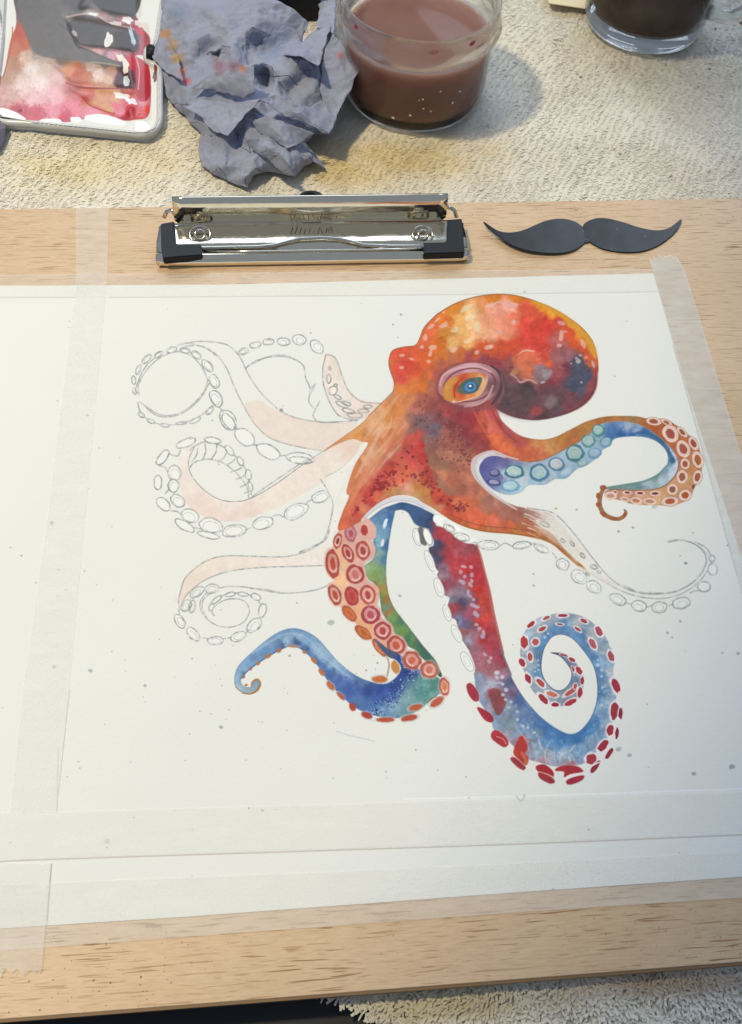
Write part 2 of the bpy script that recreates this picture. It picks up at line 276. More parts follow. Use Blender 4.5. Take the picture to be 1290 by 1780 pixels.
def sucker(f, cx, cy, rx, ry, ang, ring='b0483c', mid='dda09a', core='c5463a', hi=True, halo='dcb0a8', k=.72, kc=.36):
    (px, py), = f([(cx, cy)]); rx /= f.s; ry /= f.s
    if halo: disc(px, py, rx*1.22, ry*1.18, ang, halo, .55, .6)
    disc(px, py, rx, ry, ang, ring, .95)
    disc(px, py, rx*k, ry*k, ang, mid, .95, .4)
    if hi:
        a = np.radians(ang); e = ell(px, py, rx*(k-.16), ry*(k-.14), ang, 20)[2:9]; stroke(e, 1.4, 'f2dcd4', .8)
    disc(px, py, rx*kc, ry*(kc+.08), ang, core, .95, .4)
    e = ell(px, py, rx, ry, ang, 20)[9:17]; stroke(e, 1.2, '8f3430', .55)
for s in [(345, 235, 52, 74, -10, 'b06068', 'c77f86', 'b05058', False), (232, 300, 36, 68, 14, 'b04a38', 'd9a090', '8f3a30'), (190, 495, 60, 122, -6, 'ad4636', 'd48b80', 'b9452f', True), (320, 405, 46, 82, -22, 'b0443a', 'd58b80', 'a33b38'), (450, 385, 62, 82, -12, 'b54c42', 'dd9a92', 'a8433f'), (382, 590, 78, 88, -20, 'a93f3a', 'd9948e', 'c76b66'), (210, 765, 52, 96, -20, 'a8503f', 'd8988c', 'bb4a35'), (355, 775, 60, 86, -18, 'b23a38', 'c8504c', 'c23c36', False), (492, 765, 66, 86, -12, 'c05046', 'e0a79c', 'b04440'), (335, 925, 44, 82, -42, 'b85a38', 'd2703f', 'c9602f', False), (515, 935, 78, 82, -25, 'ab3c40', 'd48f90', 'b85058'), (455, 1090, 44, 84, -50, 'b55e34', 'd07440', 'c25a2c', False), (620, 1075, 74, 76, -10, 'ae4240', 'dfa099', 'b54540'), (735, 1200, 76, 82, -30, 'b04a3c', 'dc9288', 'c4533f'), (595, 1220, 36, 90, -38, 'b45a34', 'dc8a50', 'c96030', False)]:
    sucker(C, *s)
(px, py), = C([(463, 205)]); disc(px, py, 15, 17, 0, 'dca79e', .9, .8); disc(px, py, 6, 9.5, -5, 'b83c36', 1)

# ================= blue curl at the foot of the sucker arm
curl = D_([(895, 225), (940, 245), (965, 290), (935, 340), (880, 373), (800, 362), (720, 328), (640, 268), (580, 205), (520, 135), (460, 92), (390, 70), (320, 80), (240, 125), (150, 200), (80, 270), (55, 330), (58, 385), (90, 415), (130, 425), (175, 408), (192, 375), (180, 350), (160, 360), (150, 385), (120, 392), (95, 375), (92, 340), (140, 295), (220, 240), (300, 192), (370, 168), (430, 192), (480, 240), (520, 290), (560, 350), (600, 400), (650, 450), (710, 500), (780, 535), (860, 555), (940, 562), (1040, 530), (1110, 480), (1160, 440), (1200, 400), (1170, 340), (1080, 300), (1000, 250), (960, 215), (900, 185), (850, 150), (820, 130), (850, 175)])
fill(curl, D_([(70, 340, '8fb2cf'), (100, 280, '7da4c8'), (160, 240, '6f9bc6'), (110, 340, '4f79a8'), (80, 400, 'a9bfcc'), (110, 410, '9cb4bf'), (230, 140, '84a9cb'), (240, 190, '5f8dbe'), (320, 110, '6f98c2'), (330, 140, '9dbdd8'), (320, 160, '44679c'), (400, 85, '6c96c2'), (400, 115, '94b6d6'), (390, 150, '41649c'), (470, 120, '6f9ac6'), (490, 170, '8db1d2'), (460, 190, '4b70a6'), (540, 200, '8fb2d0'), (520, 250, '4a6faa'), (600, 260, '93b4d0'), (580, 310, '4467a6'), (660, 300, '7ea2ca'), (640, 360, '4a6db0'), (740, 360, '5578ae'), (700, 400, '3b58a2'), (780, 420, '34509c'), (860, 400, '2f4a98'), (830, 460, '3a5aa6'), (740, 460, '4f74b0'), (940, 380, '2c458f'), (980, 310, '2f4a94'), (900, 440, '3e62ae'), (800, 500, '4a70b2'), (860, 520, '6390bd'), (930, 500, '7fa8bd'), (1000, 450, '79a3a8'), (1000, 520, '6f99a0'), (1080, 360, '5d9a98'), (1080, 430, '4d8f8e'), (1140, 380, '4f8a80'), (1150, 440, '6b9d98'), (1040, 300, '3a5aa0'), (960, 240, '2c4690'), (900, 200, '4a5a80'), (1060, 490, '7ba3a6')]), warp=8, rough=.6, edge=('34588c', 1, .5), mottle=.07)
stroke(D_([(100, 425), (140, 428), (178, 410), (195, 375), (180, 350), (155, 362), (148, 382)]), [1.5, 3.2, 4.2, 4, 3], 'b07a4a', .9); stroke(D_([(60, 390), (95, 420), (140, 430), (180, 405), (194, 370)]), 1.2, '9a5a34', .8)
stroke(D_([(92, 345), (140, 290), (220, 235), (300, 188), (370, 162), (430, 188)]), 1.8, '3b5f96', .8)
stroke(D_([(150, 205), (240, 150), (320, 105), (400, 100), (470, 140), (540, 220), (620, 290), (700, 345)]), 3.0, 'a8c5dc', .45, 1.5)
for _ in range(240):
    t = prng.rand(); bx, by = np.array([(1010, 260), (1020, 320), (960, 400), (900, 470), (830, 530)])[min(int(t*5), 4)] + prng.normal(0, 22, 2)
    (px, py), = D_([(bx, by)]); disc(px, py, prng.uniform(.6, 1.7), prng.uniform(.6, 1.4), 0, ['a9c4e4', '1f2f6e', '7fa0d4', '22377c'][prng.randint(4)], .85, .3)
for _ in range(70):
    (px, py), = D_([(prng.uniform(990, 1140), prng.uniform(320, 500))]); disc(px, py, prng.uniform(1, 3), prng.uniform(.6, 1.5), prng.uniform(0, 180), ['7fb5ac', '3d7d80', '9ac3bb', '5a8f70'][prng.randint(4)], .5, .5)
for cx, cy, rx, ry, a, c in [(1160, 475, 40, 20, -32, 'c4553a'), (1045, 503, 38, 17, -12, 'c55a3c'), (1010, 560, 46, 17, -10, 'b84d38'), (880, 570, 50, 14, 0, 'bb4c36'), (778, 546, 32, 17, 25, 'b03c36'), (700, 500, 18, 24, -25, 'b34336'), (636, 440, 30, 11, 42, 'b85a44'), (580, 385, 30, 15, 50, 'c2663c'), (530, 310, 24, 13, 55, 'be6c44'), (488, 245, 24, 11, 50, 'b8704c'), (438, 200, 14, 9, 20, 'b3785a'), (375, 168, 36, 7, 5, 'a87a68'), (300, 190, 17, 11, -50, 'ab6c4e'), (238, 222, 20, 11, -30, 'b2714f'), (184, 262, 14, 9, -35, 'b87450'), (142, 292, 12, 8, -30, 'aa6e50'), (105, 335, 10, 7, -60, '9a6450'), (118, 380, 9, 6, 0, 'aa6848'), (935, 282, 22, 38, -15, 'cc8440'), (848, 348, 42, 19, 0, 'cf6e34')]:
    (px, py), = D_([(cx, cy)]); s = 3.146
    if rx > 24: disc(px, py, rx/s*1.25, ry/s*1.4, a, 'b9c4c8', .55, .6)
    disc(px, py, rx/s, ry/s, a, c, .97); stroke(ell(px, py, rx/s*.95, ry/s*.9, a, 16)[2:9], 1.0, 'e2a070', .4)
for s in [(1025, 245, 52, 46, 40, 'b84f42', 'dc9688', 'cf6248'), (1120, 297, 48, 46, 10, 'bb5a48', 'e0a090', 'd0705a'), (1203, 390, 28, 50, -6, 'b9584a', 'e09a7c', 'd4784c')]: sucker(D_, *s)
stroke(D_([(1110, 475), (1140, 450), (1190, 445), (1200, 455)]), 1.6, 'b5523f', .8)
stroke(D_([(890, 230), (900, 270), (890, 330)]), 3.0, 'b08e72', .8)

# ================= the big red and blue arm
arm = Q([(90, 30), (120, 90), (210, 110), (330, 215), (440, 280), (530, 290), (560, 320), (590, 400), (640, 600), (690, 800), (735, 1060), (790, 1280), (855, 1510), (940, 1720)])+G([(530, 450), (600, 570), (680, 670), (770, 750), (850, 797), (910, 812), (970, 780), (1030, 700), (1065, 590), (1065, 480), (1040, 380), (980, 290), (910, 215), (840, 190), (780, 210), (735, 280), (718, 370), (725, 440), (760, 500), (810, 535), (860, 530), (900, 480), (905, 420), (870, 360), (830, 322), (778, 303), (850, 306), (900, 332), (950, 388), (982, 460), (978, 530), (935, 600), (860, 636), (770, 622), (700, 575), (655, 525), (615, 430), (592, 350), (590, 270), (610, 190), (660, 110), (750, 72), (860, 56), (960, 72), (1040, 118), (1110, 190), (1150, 280), (1175, 350), (1165, 420), (1180, 500), (1185, 600), (1165, 700), (1150, 790), (1120, 860), (1060, 920), (1000, 985), (900, 1010), (800, 1010), (700, 985), (640, 965), (560, 900), (510, 850), (430, 790), (410, 740), (370, 660), (330, 600), (310, 520), (300, 430)])+Q([(530, 1750), (540, 1640), (480, 1480), (410, 1380), (400, 1340), (330, 1140), (290, 1110), (245, 970), (245, 900), (210, 860), (130, 650), (130, 600), (100, 560), (30, 350), (80, 310), (85, 250), (40, 150), (20, 60)])
cols = Q([(60, 100, '3c4a72'), (90, 300, '454a6c'), (110, 450, '4e4a6a'), (180, 200, 'b43c44'), (150, 100, 'a33a42'), (300, 260, 'b2404a'), (400, 360, 'ab4c56'), (520, 330, '9c4a58'), (250, 420, 'b83a44'), (350, 480, 'bb3a42'), (560, 450, 'b8383e'), (470, 560, 'c03238'), (330, 600, 'b84048'), (200, 560, '8c6880'), (200, 640, 'a08090'), (250, 740, '96485a'), (170, 740, 'a04448'), (320, 820, '96788c'), (420, 860, '8a7690'), (560, 800, 'c8312f'), (640, 900, 'cd4236'), (600, 650, 'c03038'), (400, 950, '4c4e70'), (270, 900, '7c8094'), (290, 1020, 'ab3f44'), (370, 1010, '8a4454'), (480, 1080, '94506a'), (440, 1180, '5a5a7c'), (370, 1130, '7080a0'), (560, 1060, 'a84450'), (680, 1060, 'cc4438'), (620, 1150, 'c83634'), (720, 1240, 'b83640'), (430, 1270, 'a45a5c'), (480, 1340, '8c98b0'), (540, 1300, '9a6878'), (640, 1380, 'b43a44'), (560, 1460, 'a06478'), (750, 1420, 'b03a48'), (580, 1600, 'a86470'), (680, 1650, 'a05a68'), (800, 1560, 'a83e50'), (860, 1560, '6b6478')])+G([(330, 460, '7c90b0'), (390, 420, 'a86870'), (470, 380, 'a84450'), (370, 540, '8c9cb8'), (350, 600, '7b90b6'), (420, 500, 'a4a8bc'), (420, 560, '94484c'), (450, 630, '96505c'), (480, 440, '9c7488'), (540, 550, '6f5478'), (520, 480, '5a6490'), (400, 650, '98a6bc'), (440, 720, '7c98b8'), (500, 650, '8ca0b8'), (520, 740, '74929f'), (580, 620, '50689a'), (620, 700, '5672a4'), (560, 680, '7a94b4'), (600, 780, '6f94b8'), (500, 820, '9c9cae'), (560, 800, '86a0b4'), (600, 850, 'b05054'), (700, 760, '4472a8'), (760, 800, '3f72b0'), (680, 820, '7fa0bc'), (760, 870, '5a8cbc'), (850, 840, '3a74b4'), (940, 840, '3672b2'), (1000, 790, '3c78b4'), (700, 920, '8fa8bc'), (780, 940, 'a8b4c4'), (860, 920, 'a0b6cc'), (900, 960, '8fa8c0'), (960, 900, '7fa4c6'), (1040, 860, '8aa6c2'), (720, 990, 'b08890'), (900, 1000, 'ac7078'), (1060, 740, '4a80b6'), (1090, 660, '7ca2c6'), (1130, 760, '9cb2c6'), (1080, 560, '4a84ba'), (1130, 600, '9cb6ca'), (1140, 500, 'a4b8c8'), (1090, 460, '5c8cbc'), (1070, 400, '5888bc'), (1110, 380, '8fb0cc'), (1140, 430, 'aab9c4'), (1040, 330, '5884b8'), (1090, 280, '94a8b8'), (1000, 270, '5c88ba'), (1050, 180, 'a4adb6'), (960, 200, '5a88bc'), (940, 120, 'a8b2ba'), (860, 150, '5484b8'), (800, 160, '5c8cc0'), (790, 100, '9faebb'), (720, 130, 'a0b2c2'), (760, 200, '5088be'), (680, 170, '9cb0c2'), (700, 270, '4c80b4'), (640, 270, 'a4b4c0'), (700, 360, '4e7eb0'), (640, 380, '9cb0c0'), (690, 440, '5c88b2'), (660, 480, 'a0b0ba'), (740, 540, '8a9cae'), (720, 590, 'a4b0b8'), (800, 590, '90a0b0'), (870, 570, '8a8fa0'), (930, 540, '9098a8'), (920, 470, '64809c'), (940, 430, 'a0a8b4'), (900, 370, '6f7f96'), (810, 305, '4a5068')])
fill(arm, cols, warp=9, rough=.6, edge=('5c6c8c', .9, .35), mottle=.10)
stroke(Q([(560, 300), (600, 420), (650, 620), (700, 820), (745, 1060), (800, 1280), (860, 1500)]), [3, 5, 5, 6, 6, 5, 2], 'c9473c', .75, .8)
stroke(Q([(560, 300), (640, 600), (700, 820), (750, 1080), (790, 1260), (860, 1510), (945, 1730)])+G([(530, 460), (600, 575), (690, 680), (780, 762), (850, 803), (910, 818), (970, 785), (1035, 705), (1068, 590), (1068, 480), (1040, 375), (980, 285), (910, 212), (840, 188), (778, 208)]), 1.1, '3c4c6c', .6)
stroke(G([(778, 208), (735, 280), (718, 370), (725, 440), (760, 502), (810, 538), (862, 530), (902, 480), (907, 420), (870, 358), (830, 320), (778, 303)]), 1.4, '35496c', .75)
stroke(G([(560, 540), (640, 650), (740, 740), (850, 812), (930, 822), (1010, 770)]), [4, 6, 8, 10, 10, 5], '3a72b2', .5, 1.5)
for p in [[(600, 850), (640, 900), (650, 960)], [(660, 860), (690, 920), (680, 980)], [(760, 880), (740, 930), (750, 990)], [(820, 890), (810, 940), (820, 990)], [(900, 900), (930, 950), (950, 990)], [(930, 880), (890, 930), (900, 980)], [(1000, 860), (1010, 900), (990, 950)], [(560, 760), (600, 820), (640, 860)], [(700, 840), (720, 900)]]:
    stroke(G(p), 2.6, ['c9d2da', '5f8cba', 'aebfce'][prng.randint(3)], .6, 1)
stroke(G([(350, 560), (390, 510), (450, 490), (480, 500)]), 4, 'a9b4c4', .8, 1); stroke(G([(330, 440), (360, 500), (340, 560)]), 5, '8fa2bc', .7, 1.2)
fill(G([(390, 540), (440, 525), (480, 570), (500, 620), (470, 680), (440, 690), (410, 620)]), '8e4448', alpha=.85, soft=.5)
for s in ([(x, y, 7, 'b7b2c8') for x, y in [(420, 540), (500, 545), (390, 600), (425, 650), (510, 632), (380, 700), (410, 715), (490, 740), (505, 700), (470, 820), (480, 860), (525, 905), (520, 965), (560, 985), (545, 1060), (570, 1080), (560, 1180), (590, 1225), (640, 1270), (625, 1310), (655, 1510), (720, 1550), (700, 1590), (790, 1710), (780, 1755)]]):
    (px, py), = Q([s[:2]]); disc(px+prng.uniform(-.5, .5), py, prng.uniform(2.6, 6), prng.uniform(2.4, 4.2), prng.uniform(0, 90), ['c59fb0', 'b6a4bc', 'd0a6b4'][prng.randint(3)], .85, .5)
for x, y, r in [(440, 430, 14), (475, 455, 14), (445, 460, 10), (480, 500, 10), (500, 535, 14), (480, 565, 12), (495, 595, 10), (530, 610, 10), (515, 645, 10), (570, 670, 9), (570, 720, 10), (605, 760, 10), (635, 770, 9), (675, 800, 10), (740, 205, 10), (760, 185, 8), (700, 350, 7), (700, 380, 7), (700, 410, 7), (680, 395, 6), (680, 420, 6), (1070, 380, 12), (1095, 410, 11), (1095, 450, 10), (1100, 520, 9), (1095, 630, 10), (1070, 350, 8)]:
    (px, py), = G([(x, y)]); disc(px, py, r/3.58, r/3.58*.9, 0, 'c2cede', .8, .5)
for _ in range(170):
    k = prng.randint(6); bx, by = [(600, 720), (700, 860), (900, 940), (1120, 560), (1100, 280), (1060, 820)][k]; bx += prng.normal(0, 45); by += prng.normal(0, 50)
    (px, py), = G([(bx, by)]); yi, xi = int((py-CY0)*CS), int((px-CX0)*CS)
    if canvas[yi, xi].mean() < .8: disc(px, py, prng.uniform(1, 4), prng.uniform(1, 2.4), prng.uniform(0, 180), ['d2dae0', '5f86b4', 'b3c2d0', '4a76aa'][prng.randint(4)], .35, .8)
# red suckers of that arm
def rs(f, cx, cy, rx, ry, a, c='a8323c', halo=1.0, two=None):
    (px, py), = f([(cx, cy)]); s = f.s
    if halo: disc(px, py, rx/s*1.35+.8*halo, ry/s*1.3+1.0*halo, a, 'e6dfe2', .88, .5)
    disc(px, py, rx/s, ry/s, a, c, .97, .4, wob=.12)
    if two: (qx, qy), = f([(cx+two[0], cy+two[1])]); disc(qx, qy, rx/s*.5, ry/s*.45, a, 'cd7060', .6, .8)
for s in [(232, 190, 44, 20, -42, 'a83238'), (372, 130, 36, 15, -25, 'b0484a'), (528, 108, 46, 15, -2, 'a0283a'), (725, 158, 36, 17, 28, 'a63a44'), (868, 255, 28, 50, -28, 'b04450'), (338, 232, 38, 20, -28, 'b04448'), (500, 190, 30, 10, 5, 'a04450'), (668, 235, 36, 12, 38, 'a82f3c'), (808, 370, 26, 52, -28, 'c0525a'), (980, 488, 27, 50, -20, 'b04450'), (165, 358, 34, 58, -10, 'b23a38'), (272, 355, 30, 32, 10, 'b84c4c'), (222, 495, 22, 40, -5, 'b64a48'), (148, 550, 26, 40, -25, 'a83038'), (202, 700, 26, 48, -22, 'a62c38'), (320, 740, 24, 52, -42, 'bb4244'), (345, 890, 26, 62, -42, 'a62c3a'), (425, 845, 55, 22, 18, 'cf6e54'), (455, 945, 36, 20, 5, '9c2434'), (605, 920, 62, 24, -26, 'b02c3a'), (600, 825, 65, 22, -32, 'bb5050'), (690, 830, 24, 52, 8, 'a83040'), (712, 720, 18, 36, 0, 'a02c3a'), (680, 625, 24, 40, -32, 'b03840'), (615, 522, 34, 18, 30, 'a83840'), (540, 480, 40, 9, 15, 'a04448'), (645, 770, 16, 26, 10, 'b84448'), (625, 610, 12, 28, -20, 'b44a50')]:
    rs(S6, *s, halo=.3 if s[1] > 450 and 500 < s[0] < 760 else 1)
for s in [(1025, 765, 34, 70, -20, 'a82c3c'), (1015, 1000, 38, 82, 8, 'a22c3c'), (1070, 1030, 19, 52, 2, '8a2438'), (972, 1185, 32, 52, 5, 'aa2c3a'), (1037, 1212, 17, 54, 4, '8e2236'), (905, 1330, 36, 62, 38, 'a8283a'), (965, 1400, 22, 58, 32, '9a2436'), (795, 1455, 50, 48, -40, 'b03440'), (832, 1528, 24, 68, 38, '9a2436')]:
    rs(S6, *s, halo=1)
for pts, c in [([(255, 500), (285, 495), (325, 550), (330, 600), (300, 605), (270, 570), (255, 530)], 'a82c3c'), ([(318, 645), (360, 655), (410, 690), (422, 725), (400, 738), (360, 715)], 'aa2836'), ([(410, 800), (440, 785), (490, 820), (515, 865), (490, 893), (440, 865), (408, 835)], 'b42e38'),
               ([(570, 850), (600, 820), (635, 890), (620, 930), (640, 960), (625, 1005), (580, 970), (545, 925)], 'c0342f'), ([(532, 955), (560, 960), (620, 1010), (608, 1035), (570, 1015), (530, 975)], 'a8303a'),
               ([(685, 1010), (740, 1000), (790, 1040), (795, 1075), (760, 1060), (700, 1045)], 'b32430'), ([(700, 1050), (740, 1055), (790, 1085), (803, 1110), (770, 1118), (710, 1085)], 'a42c38'),
               ([(810, 1025), (860, 1005), (940, 1010), (978, 1035), (970, 1048), (900, 1060), (860, 1080), (860, 1045), (810, 1040)], 'b02834'), ([(875, 1100), (930, 1075), (985, 1068), (975, 1095), (930, 1118), (885, 1125)], 'a42638')]:
    fill(G(pts), 'e4dcdd', rough=0, alpha=.7, soft=1.5, mottle=0)
    fill(G(pts), c, rough=.4, alpha=.97, mottle=.05)
stroke(G([(862, 1090), (900, 1068), (975, 1055)]), [1.5, 3, 2], 'f0e8e6', .95); stroke(G([(700, 1045), (750, 1058), (795, 1080)]), 2.2, 'dc9a84', .8); stroke(G([(1008, 1030), (1040, 1005), (1080, 985)]), 2.6, 'f0e8e6', .9); stroke(G([(1112, 925), (1130, 900), (1150, 878)]), 2.4, 'f0e8e6', .9)
stroke(G([(600, 930), (620, 965), (625, 990)]), 6, 'd97448', .7, 1.2); stroke(G([(440, 825), (480, 840), (500, 870)]), 1.6, 'dfa198', .8); stroke(G([(535, 945), (570, 962), (615, 1010)]), 1.2, 'd89a86', .7)
# white unpainted suckers on its left edge
for s in [(920, 265, 38, 75, -14), (1005, 262, 38, 80, -22)]:
    (px, py), = C([s[:2]]); disc(px, py, s[2]/4.96, s[3]/4.96, s[4], 'eceeee', 1, .4, 0); stroke(ell(px, py, s[2]/4.96, s[3]/4.96, s[4]), 1.3, '8a9092', .75, .6, True); stroke(ell(px+.6, py, s[2]/7.4, s[3]/6.6, s[4]), 1, '9aa0a0', .6, .6, True)
fill(C([(925, 190), (965, 185), (1000, 330), (950, 320), (935, 250)]), '5d5a60', rough=.3, alpha=.9)
disc(*C([(1008, 262)])[0], 6.5, 15, -20, 'eeefef', 1, .4, 0); stroke(ell(*C([(1008, 262)])[0], 6, 15, -20), 1.2, '8a9092', .7, .6, True)
for s in [(45, 480, 42, 125, -22), (145, 770, 48, 110, -18), (235, 1050, 40, 95, -18), (340, 1280, 44, 105, -26), (455, 1590, 50, 118, -28)]:
    (px, py), = Q([s[:2]]); disc(px, py, s[2]/6.357, s[3]/6.357, s[4], 'e8ebe9', 1, .5, 0); stroke(ell(px, py, s[2]/6.357, s[3]/6.357, s[4]), 1.3, '9aa09f', .7, .6, True); stroke(ell(px, py, s[2]/13, s[3]/11, s[4]), 1.0, 'a8adab', .55, .6, True)
for p in [[(95, 555), (130, 600), (100, 600)], [(200, 870), (250, 890), (230, 960)], [(300, 1120), (330, 1150)], [(400, 1370), (440, 1430), (470, 1480)]]: stroke(Q(p), 3, 'ecefed', .9, .8)

# ================= right arm: orange back, blue underside
under = E_([(95, 340), (110, 300), (150, 268), (200, 270), (260, 288), (350, 302), (430, 287), (520, 242), (620, 187), (700, 117), (780, 97), (870, 100), (950, 130), (1020, 180), (1080, 240), (1112, 300), (1105, 350), (1070, 400), (1010, 435), (900, 445), (760, 443), (750, 430), (850, 413), (930, 398), (1000, 368), (1045, 328), (1058, 290), (1050, 250), (1010, 205), (950, 178), (870, 172), (790, 182), (765, 210), (740, 232), (715, 250), (690, 285), (640, 322), (590, 340), (540, 385), (480, 390), (430, 418), (350, 420), (310, 455), (250, 470), (190, 455), (150, 430), (115, 390)])
fill(under, E_([(120, 330, '54549a'), (160, 290, '5a5c9c'), (140, 390, '5a5e9e'), (190, 380, '6a6ea4'), (230, 300, '65649a'), (300, 312, '7a86ac'), (230, 350, 'a8c2cc'), (300, 350, 'a8c2c8'), (250, 430, '9fc2d4'), (320, 400, 'bccfd8'), (380, 400, '98b8ce'), (400, 320, '9cb0c4'), (450, 360, 'a3bccc'), (520, 360, '7e9cc0'), (500, 290, '9ab4cc'), (600, 300, '8caec0'), (560, 240, '8fb0c4'), (650, 220, '90b0c0'), (620, 200, 'a0bccc'), (700, 220, '8fb2c6'), (700, 130, '8fb4c4'), (760, 160, '3f6ca8'), (800, 120, '5578b0'), (820, 160, '2f5a9c'), (850, 120, '9cb0d0'), (900, 130, '8ca6cc'), (870, 160, '3a68a6'), (930, 150, '3f6eaa'), (980, 170, '4d7ca8'), (1020, 215, '3a6c94'), (1050, 250, '34688c'), (1060, 220, 'a9bcd0'), (1080, 290, '2f6488'), (1090, 260, 'c4ccdc'), (1100, 320, 'c0c8dc'), (1080, 360, 'b8c6d6'), (1050, 340, '7898a8'), (1020, 400, 'b0c4d0'), (950, 415, 'a4bcc8'), (1000, 380, '6f948f'), (900, 420, '6c9090'), (800, 430, '708e88')]), warp=8, rough=.6, edge=('3f6a88', .9, .5), mottle=.06)
stroke(E_([(1080, 300), (1075, 270), (1050, 225), (1000, 180), (930, 150), (870, 165)]), [5, 6, 6, 6, 5, 3], '2f6490', .75, 1.2)
stroke(E_([(1070, 240), (1098, 290), (1100, 340), (1060, 390)]), 3, 'cdd4e4', .7, 1.5)
stroke(E_([(1050, 320), (1000, 372), (930, 403), (850, 418), (750, 433)]), [2, 4, 4, 4, 3], '5f8a84', .7, 1)
band = E_([(20, 0), (120, 0), (180, 30), (210, 90), (250, 130), (300, 165), (360, 183), (430, 187), (490, 172), (560, 137), (640, 97), (720, 74), (800, 67), (900, 70), (960, 82), (1040, 84), (1100, 115), (1150, 155), (1200, 195), (1225, 260), (1230, 320), (1225, 385), (1195, 430), (1165, 488), (1090, 520), (960, 522), (870, 515), (830, 500), (760, 485), (735, 462), (760, 443), (900, 445), (1010, 435), (1070, 400), (1105, 350), (1112, 300), (1080, 240), (1020, 180), (950, 130), (870, 100), (780, 97), (700, 117), (620, 187), (520, 242), (430, 287), (350, 302), (260, 288), (180, 262), (120, 180), (60, 90)])
fill(band, E_([(100, 40, '9a4446'), (150, 60, 'c45a50'), (200, 140, 'b5544a'), (160, 170, 'dd6e54'), (240, 220, 'd4643c'), (300, 200, 'b85048'), (260, 160, 'b04a4c'), (340, 250, 'd2603c'), (400, 250, 'cf6a48'), (400, 205, 'c68048'), (460, 215, 'c98a4e'), (520, 180, 'b87838'), (560, 200, 'b46a38'), (640, 130, 'b87a3e'), (720, 90, 'ad6a34'), (800, 80, 'b07640'), (880, 85, 'a87a48'), (940, 105, 'b5662f'), (1000, 140, 'b85830'), (1050, 190, 'b95c34'), (1100, 200, 'c2683a'), (1000, 110, 'b46030'), (1140, 250, 'c8723e'), (1130, 280, 'be6a44'), (1160, 340, 'd08a50'), (1140, 390, 'd59a68'), (1180, 300, 'cc8452'), (1090, 430, 'd79a68'), (1000, 450, 'd9a070'), (1000, 490, 'dca878'), (920, 480, 'd29c7c'), (850, 465, 'cb9070'), (800, 470, 'bd8a70'), (1100, 140, 'c06a40')]), warp=8, rough=.6, edge=('8a4a2c', 1, .6), mottle=.07)
stroke(E_([(350, 303), (430, 289), (520, 244), (620, 189), (700, 119)]), 1.5, '8d5a3a', .7); stroke(E_([(1112, 300), (1105, 350), (1070, 400), (1010, 437), (900, 447), (760, 443)]), 1.5, '94502e', .8)
for s in [(985, 95, 36, 18, 8, 'a5583c'), (1050, 100, 28, 12, 25, 'b0643a'), (1070, 158, 34, 42, -35, 'a84c42'), (1130, 150, 32, 14, 45, 'a85a34'), (1135, 235, 30, 42, -22, 'ad5244'), (1188, 208, 20, 34, -30, 'a64832'), (1210, 292, 26, 40, -15, 'b0602c'), (1145, 312, 22, 26, -10, 'ad5040'), (1130, 378, 26, 32, 5, 'a45c40'), (1208, 380, 22, 34, 12, 'b05530'), (1080, 442, 26, 26, 20, '9c5a3c'), (1145, 472, 30, 26, -20, 'b4552c'), (1068, 503, 40, 22, -5, 'b8552e'), (1187, 428, 11, 16, 20, '8f4838')]:
    (px, py), = E_([s[:2]]); q = 2.93
    if s[2] > 15: disc(px, py, s[2]/q*1.12, s[3]/q*1.12, s[4], 'e8cabc', .95, .4); stroke(ell(px, py, s[2]/q*1.15, s[3]/q*1.15, s[4]), 1, '9c5a3c', .55, .5, True)
    disc(px, py, s[2]/q*.62, s[3]/q*.66, s[4], s[5], .97, .4)
for s in [(993, 463, 22, 10, 0, '7c3834'), (916, 461, 20, 9, 3, '8a3e38'), (850, 458, 18, 8, 3, '7c3430'), (788, 456, 12, 8, 0, '8a4a40'), (965, 503, 28, 13, 5, 'c4806a'), (895, 500, 25, 13, 10, 'c27864'), (838, 492, 18, 8, 12, 'bb8478'), (765, 475, 24, 16, 0, 'c08878')]:
    (px, py), = E_([s[:2]]); q = 2.93; disc(px, py, s[2]/q*1.3, s[3]/q*1.4, s[4], 'e6c6b6', .9, .4); disc(px, py, s[2]/q*.8, s[3]/q*.7, s[4], s[5], .97, .4)
stroke(E_([(730, 435), (712, 480), (712, 530), (738, 572), (790, 592), (825, 585), (843, 562), (835, 545)]), [6, 8, 8, 8, 7, 7, 6, 2], '9c6a44', .95)
for s in [(728, 434, 18, 14, 0), (703, 475, 12, 16, 0), (703, 520, 12, 14, -20), (728, 568, 20, 11, 38), (780, 592, 24, 9, 5), (838, 570, 9, 14, 15)]:
    (px, py), = E_([s[:2]]); disc(px, py, s[2]/2.93, s[3]/2.93, s[4], 'a05a34', .95, .4)
